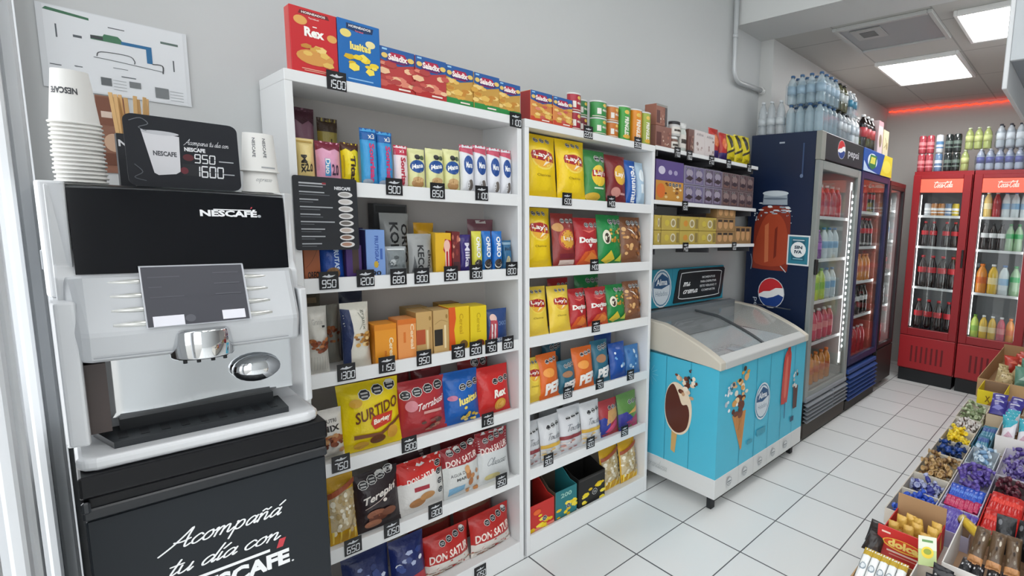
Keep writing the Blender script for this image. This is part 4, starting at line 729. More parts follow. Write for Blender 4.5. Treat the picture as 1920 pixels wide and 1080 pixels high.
# ------------------------------------------------------------------ price tags
TAGM = M('#121216', .4)
def price_tag(txt, x, z, y, label, grp, w_=.046, h_=.052):
    b = MB().box(-w_ / 2, w_ / 2, -.0012, 0, -h_ / 2, h_ / 2, TAGM)
    wd = min(.9, .26 * len(txt) - .06 if len(txt) > 3 else .72)
    b.decal([('7', txt, .5 - wd / 2, .12, wd, .4, {}, '#eceff2')] + [PG([(.15, .72), (.3, .8), (.42, .76), (.5, .86), (.6, .77), (.85, .8), (.7, .7), (.5, .66)], '#c9ccd0')], lambda u, v, o: ((u - .5) * w_, -.0012 - o, (v - .5) * h_), w_ / h_, 9e9, .0003, .0001)
    return tag(b.build('price_tag', None, (x, y, z), (0, 0, 0)), label, 'price tag', grp)
TN = {1.78: 'top board', 1.495: 'first tier', 1.214: 'second tier', .935: 'third tier', .652: 'fourth tier', .38: 'fifth tier', .05: 'bottom tier'}
def tags(L, unit, y):
    seen = {}
    for txt, x, z in L:
        tn = TN[min(TN, key=lambda k: abs(k - z))]; k = (txt, tn); n = sum(1 for q in L if q[0] == txt and TN[min(TN, key=lambda kk: abs(kk - q[2]))] == tn)
        seen[k] = seen.get(k, 0) + 1
        price_tag(txt, x, z, y, 'black price tag reading %s on %s of %s%s' % (txt, tn, unit, '' if n == 1 else [', left one', ', right one', ', third one'][seen[k] - 1]), 'price tags of the ' + unit)
tags([('1500', 0.515, 1.778), ('1100', 1.06, 1.771), ('900', 0.651, 1.495), ('850', 0.779, 1.492), ('1100', 0.928, 1.495), ('950', 0.473, 1.213), ('1200', 0.564, 1.214), ('680', 0.654, 1.213), ('900', 0.723, 1.212), ('950', 0.816, 1.214), ('1300', 0.903, 1.215), ('800', 1.04, 1.22), ('1300', 0.504, 0.933), ('1150', 0.612, 0.934), ('950', 0.722, 0.935), ('750', 0.835, 0.936), ('500', 0.898, 0.936), ('750', 0.956, 0.934), ('800', 1.022, 0.935), ('750', 0.479, 0.653), ('1900', 0.668, 0.649), ('1150', 0.938, 0.653), ('650', 0.499, 0.371), ('1050', 0.607, 0.375), ('1300', 0.744, 0.377), ('950', 0.99, 0.388), ('1050', 0.9, 0.05)], U, YF - .002)
tags([('2200', 1.392, 1.782), ('3600', 1.678, 1.781), ('1500', 1.287, 1.497), ('1400', 1.523, 1.5), ('1400', 1.432, 1.217), ('1500', 1.445, 0.939), ('650', 1.296, 0.668), ('750', 1.471, 0.666), ('750', 1.663, 0.664), ('900', 1.201, 0.395), ('900', 1.423, 0.396), ('950', 1.632, 0.385)], V, YF - .002)
TN = {1.76: 'top board', 1.507: 'middle shelf', 1.28: 'lowest shelf'}
tags([('1700', 1.955, 1.775), ('1900', 2.05, 1.772), ('2100', 2.241, 1.77), ('900', 2.404, 1.77), ('1800', 2.619, 1.77), ('1500', 2.028, 1.507), ('1400', 2.044, 1.287), ('1200', 2.497, 1.287)], 'wall shelves', YF - .002)

# ================================================================== COFFEE MACHINE
MW = M('#dfe1e3', .32, coat=.2); MG = M('#b9bdc2', .35); MBK = M('#0a0c12', .1, spec=.22); CHR = M('#e4e6e8', .06, 1.0); DK = M('#15181c', .5); DK2 = M('#0c0d11', .35, spec=.3)
t = thing('machine_stand', 'dark slate cabinet under the coffee machine with white lettering', 'cabinet', (0, 0, 0))
MB().box(0, .352, 1.413, 1.96, .03, .855, M('#20252a', .5, spec=.3)).build('body', t)
d = MB(); d.box(.001, .351, 1.402, 1.412, .03, .842, M('#20252a', .5, spec=.3), .002)
NESCX = (.082, .283)
d.decal([SC('Acompañá', .090, .735, .172, .0168, '#f2f3f4', wd=.17, sh=.5), SC('tu día con', .086, .682, .172, .0162, '#f2f3f4', wd=.17, sh=.5, sl=-.02),
         T('NESCAFE', .1915, .6305, .168, .036, '#f2f3f4', b=.05), R(.122, .655, .243, .6615, '#f2f3f4'), PG([(.254, .657), (.265, .657), (.2715, .677), (.260, .677)], '#c43a44'), CI(.2805, .614, .0022, '#d5d6d8')],
        lambda u, v, o: (u, 1.402 - o, v), 1, 9e9, .0003, .0001)
d.build('front_panel', t)
d = MB(); d.prism([(1.385, .893), (1.385, .932), (1.50, .932), (1.50, .856), (1.398, .856), (1.398, .886)], 'x', -.003, .354, DK2); d.build('top_rail', t, bevel=.004)
MB().box(-.002, .353, 1.392, 1.402, .846, .868, M('#1d2024', .3), .003).build('rail_strip', t)
MB().box(-.0025, .008, 1.387, 1.397, .862, .884, M('#26292d', .25), .003).build('hinge', t)
for x in (.03, .32): MB().lathe([(.02, 0), (.02, .03)], DK, 10, (x, 1.5, 0)).build('foot', t)

t = thing('coffee_machine', 'white hot drinks machine with black top panel and chrome spout', 'coffee machine', (0, 0, 0))
b = MB(); b.prism([(1.53, .99), (1.53, 1.115), (1.47, 1.13), (1.47, 1.28), (1.49, 1.30), (1.50, 1.447), (1.955, 1.447), (1.955, .99)], 'x', -.002, .336, MW); b.build('housing', t, bevel=.004)
b = MB(); b.box(-.01, .345, 1.56, 1.955, .934, .99, MW); b.build('base', t, bevel=.004)
# side cheeks
for nm, xo, xi in (('l', -.012, .020), ('r', .347, .324)):
    b = MB(); s = 1 if nm == 'l' else -1
    b.prism([(xo, 1.95), (xo, 1.53), (xo + s * .004, 1.51), (xi, 1.485), (xi + s * .002, 1.492), (xi + s * .002, 1.95)], 'z', 1.24, 1.452, MW)
    b.prism([(xo + s * .001, 1.95), (xo + s * .002, 1.45), (xo + s * .006, 1.432), (xi - s * .004, 1.425), (xi - s * .002, 1.435), (xi - s * .002, 1.95)], 'z', .975, 1.24, MW)
    b.build('side_cheek', t, bevel=.004)
b = MB(); b.box(-.014, -.011, 1.53, 1.56, 1.29, 1.325, MG, .002); b.build('latch', t)
# black top panel
b = MB(); b.grid(lambda u, v: (.022 + u * .300, 1.474 + .014 * v - .006 * math.sin(PI * u), 1.284 + v * .157 + .003 * math.sin(PI * u) * v), 16, 6, MBK)
b.prism([(1.476, 1.284), (1.489, 1.441), (1.52, 1.441), (1.52, 1.284)], 'x', .022, .322, MBK)
b.decal([T('NESCAFÉ', .231, 1.404, .088, .0165, '#f1f2f4', b=.045), R(.207, 1.4095, .266, 1.4115, '#f1f2f4'), PG([(.2645, 1.414), (.2665, 1.414), (.2685, 1.418), (.2665, 1.418)], '#c9404a'), CI(.2785, 1.3985, .003, '#aeb2b6')],
        lambda u, v, o: (u, 1.474 + .014 * (v - 1.284) / .157 - .006 * math.sin(PI * (u - .022) / .3) - o, v), 1, .02, .0006, .0001)
b.build('upper_panel', t)
b = MB(); b.grid(lambda u, v: (.015 + u * .313, 1.487 + v * .42, 1.447 + .004 * math.sin(PI * min(1, v * 4) / 2)), 4, 8, DK2); b.build('lid_top', t)
# control fascia
prof = [(1.50, 1.284), (1.455, 1.284), (1.448, 1.280), (1.402, 1.186), (1.402, 1.178), (1.416, 1.134), (1.424, 1.129), (1.52, 1.118)]
b = MB(); n = 14; xs = []
for i in range(n + 1):
    u = i / n; x = .004 + u * .320
    e = min((x - .004) / .03, 1); e2 = min((.324 - x) / .012, 1)
    k = 1 - (1 - math.sin(PI / 2 * e)) * .7 - (1 - math.sin(PI / 2 * e2)) * .3
    xs.append((x, k))
xs = [(.004, .25), (.007, .5), (.012, .72), (.019, .9), (.028, 1)] + [(.028 + i * .02, 1) for i in range(1, 15)] + [(.316, .97), (.321, .88), (.324, .7)]
def cv(x): return -.010 * max(0, 1 - ((x - .164) / .16) ** 2)
def fas(x, k, p): return (x, (cv(x) if p[0] < 1.45 else cv(x) * .5 if p[0] < 1.5 else 0) + 1.50 + (p[0] - 1.50) * k if p[0] < 1.50 else p[0], 1.205 + (p[1] - 1.205) * (1 - (1 - k) * .12))
bs = len(b.v)
for x, k in xs:
    for p in prof: b.v.append(fas(x, k, p))
mi = b.m(M('#c6c9cc', .35)); m_ = len(prof)
for i in range(len(xs) - 1):
    for j in range(m_ - 1): b.face((bs + i * m_ + j, bs + i * m_ + j + 1, bs + (i + 1) * m_ + j + 1, bs + (i + 1) * m_ + j), mi)
b.face(tuple(bs + j for j in range(m_))[::-1], mi); b.face(tuple(bs + (len(xs) - 1) * m_ + j for j in range(m_)), mi)
b.decal([R(.03, .009, .30, .0105, '#8e9297')], lambda u, v, o: (u, 1.4135 + cv(u) - o - .002, 1.129 + v), 1, .02)
b.build('control_fascia', t)
def fy(z, x=.07): return 1.448 + (z - 1.280) / (1.186 - 1.280) * (1.402 - 1.448) + cv(x) * (.5 + .5 * (1.28 - z) / .094)
for k in range(4):
    z = 1.270 - k * .0245
    for x0, x1 in ((.056, .099), (.236, .274)):
        q = MB(); q.grid(lambda u, v: (x0 + (x1 - x0) * u, fy(z, x0 + (x1 - x0) * u) - .0015 - .004 * math.sin(PI * v) * math.sin(PI * min(.98, .04 + (u if x0 < .1 else 1 - u) * .6)), z + (v - .5) * .0115 * (.25 + .75 * math.sin(PI * min(1, .06 + .55 * (u if x0 < .1 else 1 - u))))), 12, 6, M('#cfd0cc', .2, .6))
        q.build('selection_button', t)
b = MB(); b.prism([(1.432, 1.298), (1.437, 1.300), (1.392, 1.190), (1.386, 1.188)], 'x', .094, .238, M('#c9ccd2', .15)); 
def pl(u, v, o): return (.096 + u * .139, 1.3865 + .045 * v - o - .0005, 1.190 + .108 * v)
b.decal([R(.0, .0, 1, 1, '#3a3b44')] + [R(.05, .82 - i * .17, .05 + [.3, .12, .32, .2][i], .835 - i * .17, '#4d4e57') for i in range(3)] + [R(.68, .86 - i * .19, .95, .875 - i * .19, '#55565e') for i in range(3)], pl, 1, 9e9, .0004, .0002)
o = b.build('menu_plate', t)
q = MB(); q.decal([R(.05, .0, .34, .17, '#e6e6ee')], pl, 1, 9e9, .0012); q.build('label_card', o)
q = MB(); q.decal([R(.72, .03, .96, .19, '#e6e6ee')], pl, 1, 9e9, .0012); q.build('label_card', o)
q = MB(); q.decal([CI(.40, .1, .05, '#55565e')], pl, 139 / 108, 9e9, .0012); q.build('coin_mark', o)
# chrome spout, mirror panel, dome
b = MB(); n = 20
b.lathe([(.044, 1.118), (.046, 1.122), (.046, 1.172), (.044, 1.176)], CHR, 32, (.168, 1.422, 0)); o = b.build('dispenser_spout', t)
for x in (.14, .158, .178, .196): MB().lathe([(.003, 1.110), (.003, 1.119)], DK, 8, (x, 1.392 + abs(x - .168) * .25, 0)).build('nozzle', o)
b = MB(); b.grid(lambda u, v: (.045 + u * .29, 1.522 - .004 * math.sin(PI * u * 2.2), .992 + v * .122), 16, 4, M('#dcdfe2', .05, 1.0)); b.build('splash_panel', t)
b = MB(); b.box(.012, .044, 1.46, 1.53, .985, 1.118, M('#4a3f3c', .4)); b.build('recess_wall', t)
b = MB(); b.ball((.262, 1.512, 1.052), (.042, .022, .031), M('#dfe2e5', .04, 1), 24, 12); b.build('chrome_dome', t)
b = MB(); b.box(.055, .285, 1.50, 1.53, .966, .992, DK); b.prism([(.022, 1.535), (.043, 1.432), (.297, 1.432), (.300, 1.535)], 'z', .958, .970, M('#24282c', .45))
for i in range(9): b.box(.05 + i * .0275, .062 + i * .0275, 1.45, 1.49, .970, .9708, M('#15171a', .5))
b.build('drip_grate', t)
b = MB(); b.prism([(-.003, 1.56), (-.003, 1.425), (.004, 1.408), (.020, 1.400), (.326, 1.400), (.340, 1.410), (.346, 1.425), (.346, 1.56)], 'z', .9325, .9575, MW); b.build('drip_tray', t, bevel=.008, seg=3)

# ------------------------------------------------------------------ things on the machine
ZT = 1.4515
def cup_mesh(r0, r1, h_, logo, inv=True):
    b = MB(); m = M('#efeeea', .55)
    pr = [(r1 + .0022, 0), (r1 + .003, .0018), (r1 + .0022, .0036), (r1, .0036), (r0, h_), (r0 - .002, h_), (r0 - .002, h_ - .003), (.0001, h_ - .003)]
    b.lathe(pr, m, 28)
    if logo:
        def mp(u, v, o):
            z = h_ * (.0 + v); r = r1 + (r0 - r1) * v + o; a = (u - .5) * PI; return (r * math.sin(a), -r * math.cos(a), z)
        b.decal([('t', 'NESCAFE', .40, .60, .44, .12, {'b': .04, 'up': True}, '#4a4c50')], mp, 1.2, .06, .0003, .0001)
    return b
g = 'upside-down paper cups in the tall stack'
first = None; NC = 15
for i in range(NC):
    top = i == NC - 1
    o = cup_mesh(.0225, .0305, .098, True).build('paper_cup') if i in (0, NC - 1) else first.copy()
    if i not in (0, NC - 1): C.objects.link(o)
    if i == 0: first = o; 
    o.location = (.044 + .0008 * math.sin(i * 1.7), 1.58, ZT + i * .0078); o.rotation_euler = (0, 0, math.radians(-8))
    tag(o, 'white paper cup topmost of the tall upside-down stack on coffee machine' if top else 'white paper cup nested in the tall upside-down stack on coffee machine', 'paper cup', g)
for i, (zz, r) in enumerate(((0, 0), (.048, 0))):
    o = cup_mesh(.027, .032, .088, False)
    o.decal([TV('NESCAFE', .3, .62, .06, .5, '#6a6c70', b=.02), TV('NESCAFE', .5, .62, .06, .5, '#6a6c70', b=.02), R(.42, .1, .7, .14, '#a9abad')] if i else [SC('Espresso', .3, .3, .3, .06, '#8d9093', wd=.12)], lambda u, v, q: ((.032 - .005 * v + q) * math.sin((u - .5) * PI), -(.032 - .005 * v + q) * math.cos((u - .5) * PI), v * .088), 1.2, .08, .0003, .0001)
    o = o.build('paper_cup', None, (.308, 1.60, ZT + zz), (0, 0, .15))
    tag(o, ['lower white paper cup right of the price board on coffee machine', 'upper white paper cup with upright lettering right of the price board'][i], 'paper cup', 'upside-down paper cups right of the price board')
# price board
b = MB(); W_, H_ = .165, .143
def rr(w_, h_, r, n=5):
    o = []
    for cx, cy, a0 in ((w_ - r, h_ - r, 0), (r, h_ - r, 90), (r, r, 180), (w_ - r, r, 270)):
        o += [(cx + r * math.cos(math.radians(a0 + 90 * i / n)), cy + r * math.sin(math.radians(a0 + 90 * i / n))) for i in range(n + 1)]
    return o
b.prism(rr(W_, H_, .014), 'y', 0, .003, M('#24262c', .35, spec=.3))
cupp = [(.135, .80), (.455, .74), (.44, .24), (.40, .2), (.25, .17), (.215, .2)]
b.decal([PG(cupp, '#dcdce0'), E(.295, .77, .16, .03, '#c5c6cb'), T('NESCAFE', .32, .48, .2, .07, '#4c4e55', b=.04), SC('Acompana tu dia con', .50, .645, .4, .04, '#d9dade', wd=.16), T('NESCAFE', .585, .575, .19, .06, '#e8e9ec', b=.05),
         E(.52, .455, .05, .05, '#5a2028'), ('7', '950', .575, .39, .19, .12, {}, '#eceef0'), R(.80, .425, .94, .44, '#b9bbc0'), R(.46, .19, .75, .36, '#1e1f25'), E(.475, .26, .035, .05, '#6a2430'), ('7', '1600', .555, .185, .28, .155, {}, '#eceef0'), R(.83, .235, .94, .25, '#b9bbc0'),
         ('l', [(.05, .9), (.14, .95), (.2, .88), (.12, .82), (.18, .78)], .008, '#70737a'), ('l', [(.06, .3), (.12, .2), (.05, .12), (.14, .08)], .008, '#5a5d64')],
        lambda u, v, o: (u * W_, -o, v * H_), W_ / H_, 9e9, .0003, .0001)
o = b.build('price_board', None, (.101, 1.552, ZT), (-.06, 0, .02)); tag(o, 'dark rounded coffee price board reading 950 and 1600 on the machine', 'price board')
q = MB(); q.box(.01, .155, .003, .05, .0, .003, GLASS()); q.build('stand_foot', o)
t = thing('stirrer_box', 'black dispenser box of wooden stirrers behind the price board', 'stirrer box', (.128, 1.70, ZT))
b = MB()
for q in ((-.03, .03, -.02, -.018, 0, .11), (-.03, .03, .018, .02, 0, .11), (-.03, -.028, -.018, .018, 0, .11), (.028, .03, -.018, .018, 0, .11), (-.028, .028, -.018, .018, 0, .002)): b.box(*q, M('#2a2c31', .4))
b.decal([T('N', -.022, .09, .012, .014, '#e4e5e8', b=.04)], lambda u, v, o: (u, -.0201 - o, v), 1); b.build('holder', t)
g = 'wooden stirrers in the black box'; first = None
for i in range(11):
    if first is None: first = o = MB().box(-.003, .003, -.0008, .0008, 0, .19, M('#d3aa72', .6, var=.15, vscale=30), .0006).build('wooden_stirrer')
    else: o = first.copy(); C.objects.link(o)
    o.location = (.108 + .0042 * (i % 9), 1.69 + .006 * (i % 3), ZT + .003 - .006 * (i % 2)); o.rotation_euler = (random.uniform(-.06, .06), random.uniform(-.07, .07), random.uniform(-.5, .5))
    tag(o, 'pale wooden stirrer standing in the black box behind the price board', 'stirrer', g)
# wall poster with floor plan, brown flyer
b = MB(); w_, h_ = .242, .19
b.box(0, w_, -.0015, 0, 0, h_, M('#dcdfe2', .25))
G_ = '#5a5f64'
b.decal([R(.04, .02, .97, .99, '#e2e5e8'), PG([(.04, .93), (.32, .90), (.32, .93), (.06, .965)], '#3f6f52'), R(.44, .86, .55, .872, G_), R(.8, .80, .93, .83, '#5d6f68'), R(.105, .62, .115, .78, G_), R(.21, .66, .265, .69, G_), R(.88, .45, .89, .6, G_),
         PG([(.32, .68), (.32, .73), (.40, .74), (.41, .77), (.5, .77), (.52, .74), (.54, .68)], '#46785a'), R(.32, .69, .4, .73, '#3c3f42'), PG([(.52, .68), (.52, .72), (.73, .72), (.73, .5), (.69, .5), (.69, .68)], '#2a6c9c'),
         ('l', [(.35, .48), (.38, .54), (.56, .55), (.6, .5), (.6, .46)], .008, '#55585c'), ('l', [(.33, .46), (.5, .45), (.8, .42)], .006, '#55585c'), ('l', [(.73, .5), (.8, .5), (.8, .40)], .01, '#44474a'),
         R(.45, .36, .55, .367, G_), R(.5, .26, .6, .272, G_), R(.05, .28, .12, .29, G_), R(.2, .3, .25, .31, G_), R(.06, .1, .14, .2, '#6a7069'), R(.36, .12, .43, .22, '#64686a'), R(.55, .14, .63, .22, '#777b7d'), R(.73, .06, .83, .2, '#7a7e80')] + [R(.44, .2 - i * .04, .53, .206 - i * .04, '#a4a8aa') for i in range(4)] + [R(.84, .17 - i * .04, .94, .176 - i * .04, '#a4a8aa') for i in range(4)],
        lambda u, v, o: (u * w_, -.0015 - o, v * h_), w_ / h_, 9e9, .0003, .00006)
o = b.build('wall_poster', None, (.016, YW - .002, 1.68), (0, 0, 0)); tag(o, 'white floor plan poster on the wall above coffee machine', 'poster')
b = MB(); b.box(0, .05, -.001, 0, 0, .19, M('#8a5f4c', .5)); b.decal([R(.02, .62, .98, .98, '#7c4e3c'), R(.15, .72, .5, .8, '#d9c3b4'), E(.5, .4, .34, .12, '#c9a68c'), R(.1, .1, .9, .26, '#6c4434')] , lambda u, v, o: (u * .05, -.001 - o, v * .19), .3)
tag(b.build('wall_flyer', None, (.090, YW - .002, 1.487), (0, 0, 0)), 'brown coffee flyer on the wall below the floor plan poster', 'flyer')
# menu board on the shelf front
b = MB(); w_, h_ = .148, .205
b.prism(rr(w_, h_, .006, 3), 'y', 0, .002, M('#24262b', .35))
sh = [R(.09, .895, .5, .915, '#b9bbbf'), R(.09, .86, .45, .875, '#9a9ca0'), R(.44, .9, .5, .925, '#8e2a34'), T('NESCAFE', .76, .86, .26, .045, '#e2e3e6', b=.04)]
for i in range(8):
    z = .78 - i * .1; sh += [R(.09, z, .09 + [.38, .28, .5, .3, .52, .36, .36, .3][i], z + .016, '#aeb1b5'), R(.09, z - .03, .09 + [.46, .2, .3, .34, .2, .3, .2, .22][i], z - .022, '#6e7176'), E(.8, z - .005, .12, .042, '#d9d7d6'), E(.79, z - .003, .085, .025, ['#a9a5a2', '#c9c2be', '#b9b2ae', '#a09a96', '#6e6864', '#b9aaa0', '#8a6a5a', '#a8806c'][i])]
b.decal(sh, lambda u, v, o: (u * w_, -o, v * h_), w_ / h_, 9e9, .0003, .00005)
tag(b.build('menu_board', None, (.402, 1.757, 1.302), (0, 0, 0)), 'black coffee menu board with eight white ovals hanging on the shelf front', 'menu board')

# ================================================================== ICE CREAM FREEZER
t = thing('ice_cream_freezer', 'turquoise ice cream chest freezer with sliding curved glass lids', 'freezer', (0, 0, 0))
FX0, FX1, FY0, FY1 = 1.855, 2.745, 1.36, 1.935
TQ = M('#4cbad6', .38, var=.05, vscale=3); RIM = M('#cbc5b7', .45); WP = M('#dadbda', .4)
b = MB(); th = .03
b.box(FX0, FX1, FY0, FY0 + th, .09, .735, TQ); b.box(FX0, FX1, FY1 - th, FY1, .09, .735, TQ); b.box(FX0, FX0 + th, FY0 + th, FY1 - th, .09, .735, TQ); b.box(FX1 - th, FX1, FY0 + th, FY1 - th, .09, .735, TQ)
LN = M('#e9eeef', .45)
b.box(FX0 + th, FX1 - th, FY0 + th, FY1 - th, .09, .40, LN)
for q in ((FX0 + th, FX0 + th + .004, FY0 + th, FY1 - th), (FX1 - th - .004, FX1 - th, FY0 + th, FY1 - th), (FX0 + th + .004, FX1 - th - .004, FY0 + th, FY0 + th + .004), (FX0 + th + .004, FX1 - th - .004, FY1 - th - .004, FY1 - th)): b.box(*q, .40, .745, LN)
b.box(FX0 - .0015, FX1 + .0015, FY0 - .0015, FY1 + .0015, .075, .178, WP, .002)
# prints on front (u = x, v = z) and on the left side (u = distance from the back)
CHO, CH2, CONE_, IVO = '#5a2b20', '#7a4430', '#c98a4a', '#ecd9bf'
ln = '#2487a2'
def logo(cx, cy, s): return [('e', cx, cy, .062 * s, .085 * s, '#dfe6ea'), ('e', cx, cy, .057 * s, .078 * s, '#4a7fa0'), ('e', cx, cy, .052 * s, .072 * s, '#d5dfe6'), PG([(cx - .05 * s, cy + .005 * s), (cx - .046 * s, cy + .03 * s), (cx, cy + .066 * s), (cx + .04 * s, cy + .045 * s), (cx + .05 * s, cy + .015 * s), (cx, cy - .002 * s)], '#2a557f'), T('Alma', cx, cy + .028 * s, .07 * s, .028 * s, '#e9eef2', b=.03), T('Helados', cx, cy - .022 * s, .075 * s, .022 * s, '#7f95a6', b=.0)]
fr = [R(x, .178, x + .003, .735, ln) for x in (2.05, 2.19, 2.33, 2.47, 2.61)]
fr += [PG([(1.975, .47), (2.098, .47), (2.072, .27), (2.062, .262)], CONE_)] + [PG([(2.00, .455), (2.078, .455), (2.062, .28), (2.056, .275)], CONE_)] + [('l', [(2.01 + i * .016, .455), (2.04 + i * .008, .33)], .002, '#a36a34') for i in range(4)] + [('l', [(2.074 - i * .016, .455), (2.03 + i * .006, .38)], .002, '#a36a34') for i in range(3)]
fr += BL(2.035, .51, .12, .12, 11, [CHO, '#6d3a28', CH2], 201, 1, False) + BL(2.03, .59, .13, .12, 14, ['#e3b27a', '#d9a05a', '#f0d2a0', '#e8e2d2'], 203, .8, False) + BL(2.06, .66, .09, .08, 7, ['#d99a3a', '#e6b85a', '#4a3424'], 205, .9) + BL(1.955, .57, .12, .14, 14, ['#dfe6ea', '#f2f4f4', '#b9c7cf', '#4a5f70'], 207, .5)
fr += logo(2.255, .475, 1.22)
fr += [R(2.21, .285, 2.30, .32, '#3f9cb4'), R(2.12, .27, 2.17, .29, '#3f9cb4')]
fr += [PS([(2.47, .64), (2.49, .70), (2.53, .71), (2.555, .66), (2.535, .42), (2.515, .395), (2.475, .395), (2.458, .42)], '#c4463e'), PS([(2.495, .64), (2.52, .66), (2.515, .45), (2.488, .45)], '#d9705e'), R(2.504, .30, 2.514, .40, '#2a6f96'), E(2.525, .71, .018, .03, '#a8382f')]
fr += [PG([(2.60, .47), (2.66, .47), (2.655, .33), (2.61, .33)], '#5a3a36')] + BL(2.63, .53, .075, .13, 10, ['#e6e2de', '#c9bdb4', '#5a463c', '#f2efe9'], 209, .7, False) + [R(2.585, .255, 2.625, .285, '#1f4a6a')]
fr += [R(x, .085, x + .002, .176, '#b9bdbe') for x in (2.05, 2.19, 2.33, 2.47, 2.61)]
for i, cx in enumerate((1.97, 2.11, 2.26, 2.40, 2.54)): fr += [('e', cx, .13, .022, .024, '#a9adb0'), ('e', cx, .13, .018, .019, '#d5d7d7'), R(cx - .016, .127, cx + .016, .133, '#6f7478'), R(cx - .012, .117, cx + .012, .121, '#8b9094')]
b.decal(fr, lambda u, v, o: (u, FY0 - .0015 - o, v), 1, 9e9, .0004, .00006)
L_ = FY1 - FY0
sd = [R(x, .178, x + .003, .76, ln) for x in (.115, .235, .40)]
sd += [PG([(.285, .36), (.325, .36), (.310, .235), (.282, .245)], '#d0a869'), PS([(.29, .61), (.245, .56), (.232, .46), (.25, .385), (.295, .345), (.35, .345), (.395, .385), (.415, .46), (.405, .54), (.35, .60)], IVO), PS([(.285, .60), (.245, .55), (.235, .46), (.255, .39), (.30, .352), (.345, .355), (.385, .39), (.40, .46), (.385, .51), (.35, .505), (.32, .56)], CHO)]
sd += BL(.35, .60, .15, .14, 20, ['#efdcc0', '#e7c9ab', '#5a2b20', '#7a4430', '#f4e8d4', '#c9a07a'], 211, .62) + BL(.42, .66, .09, .09, 9, ['#4a2a20', '#1f2f3a', '#6d3a28'], 213, .55)
sd += [CI(.045, .60, .055, '#173f6a'), CI(.045, .60, .047, '#d9e2e8'), CI(.045, .60, .04, '#1f4f7d')] + [('l', [(.12 + .02 * math.cos(a), .62 + .02 * math.sin(a)), (.12 + .06 * math.cos(a), .62 + .06 * math.sin(a))], .0025, '#8fd0e0') for a in (0, .5, 1, 1.6, 2.2, -.6, -1.2)]
sd += [PG([(.02, .50), (.09, .24), (.11, .26), (.10, .32), (.04, .46)], '#c9d8a8'), R(.07, .16, .08, .24, '#1f6a7d')]
sd += [R(.02, .095, .075, .15, '#3a2a2c'), R(.035, .11, .06, .135, '#a9463e'), SC('Grandiosa', .12, .115, .14, .022, '#c0c3c2', wd=.14)]
b.decal(sd, lambda u, v, o: (FX0 - .0015 - o, FY1 - u, v), 1, 9e9, .0004, .00006)
b.build('body', t)
# rim with curved top: z along y
def zt(y):
    s = (y - FY0) / (1.62 - FY0); s = min(1, max(0, (y - FY0) / .36)); return .768 + .130 * s ** .72 + max(0, y - 1.72) * .05
ys = [FY0 - .012] + [FY0 + (FY1 - FY0) * i / 14 for i in range(1, 15)]
for x0, x1 in ((FX0 - .008, FX0 + .035), (FX1 - .035, FX1 + .008)):
    b = MB(); b.prism([(y, zt(y)) for y in ys] + [(FY1, .755), (FY0 + .05, .735), (FY0 - .012, .728)], 'x', x0, x1, RIM); b.build('side_rim', t, bevel=.006)
b = MB(); b.prism([(FY0 - .012, .728), (FY0 - .012, .766), (FY0 + .035, .790), (FY0 + .035, .735)], 'x', FX0 + .0355, FX1 - .0355, M('#c4c6c4', .4)); b.build('front_rim', t, bevel=.005)
b = MB(); b.box(FX0 + .0355, FX1 - .0355, FY1 - .05, FY1, .755, .925, M('#6e7478', .5)); b.build('back_rim', t, bevel=.004)
GL = GLASS((.96, .985, .985), 1.45, .12, .06, .22)
for i, (x0, x1, dz) in enumerate(((FX0 + .036, 2.32, .0), (2.29, FX1 - .036, .010))):
    b = MB(); y0, y1 = FY0 + .036, FY1 - .051
    b.grid(lambda u, v: (x0 + (x1 - x0) * u, y0 + (y1 - y0) * v, zt(y0 + (y1 - y0) * v) - .016 + dz), 2, 14, GL)
    o = b.build('sliding_lid', t)
    f = MB(); fm = M('#4d5356', .4)
    for xx in ((x1 - .016, x1) if i == 0 else (x0, x0 + .016),):
        f.prism([(y0 + (y1 - y0) * k / 14, zt(y0 + (y1 - y0) * k / 14) - .014 + dz) for k in range(15)] + [(y0 + (y1 - y0) * k / 14, zt(y0 + (y1 - y0) * k / 14) - .022 + dz) for k in range(14, -1, -1)], 'x', xx[0], xx[1], fm)
    f.build('lid_frame', o)
f = MB(); f.box(FX1 - .02, FX1 - .004, FY0 + .05, FY0 + .30, .0, .004, M('#3a3f42', .4)); o = f.build('track', t)
o.matrix_local = Matrix.Translation((0, 0, .86)) @ Matrix.Rotation(0, 4, 'X'); o.location = (0, .07, .905)
# sign board at the back
b = MB(); b.box(1.86, 2.65, 1.945, 1.965, .93, 1.15, M('#2e93ab', .4), .003)
b.decal([R(x, .0, x + .004, 1, '#227a90') for x in (.08, .36, .74)] + [], lambda u, v, o: (1.86 + u * .79, 1.945 - o, .93 + v * .22), 3.6)
b.decal(logo(2.06, 1.04, 1.3), lambda u, v, o: (u, 1.945 - o, v), 1, 9e9, .0008)
o = b.build('back_sign', t)
b = MB(); b.prism([(2.155, .945), (2.195, 1.13), (2.21, 1.142), (2.635, 1.142), (2.65, 1.13), (2.625, .97), (2.61, .945)], 'y', 1.937, 1.944, M('#1b2024', .35))
b.decal([('l', [(2.20, .99), (2.215, 1.10), (2.26, 1.12), (2.58, 1.12), (2.61, 1.09), (2.59, .99), (2.56, .965), (2.23, .965), (2.20, .99)], .005, '#dfe3e4'), SC('mi', 2.235, 1.04, .06, .022, '#e8ebec', wd=.25), SC('crema', 2.235, .995, .13, .02, '#e8ebec', wd=.25)] + [T(s, 2.48, 1.085 - i * .027, [.13, .16, .17, .14][i], .014, '#cfd4d6', b=.03) for i, s in enumerate(('MOMENTOS', 'PARA DISFRUTAR', 'ESTE VERANO Y', 'COMPARTIR'))], lambda u, v, o: (u, 1.937 - o, v), 1, 9e9, .0004, .0001)
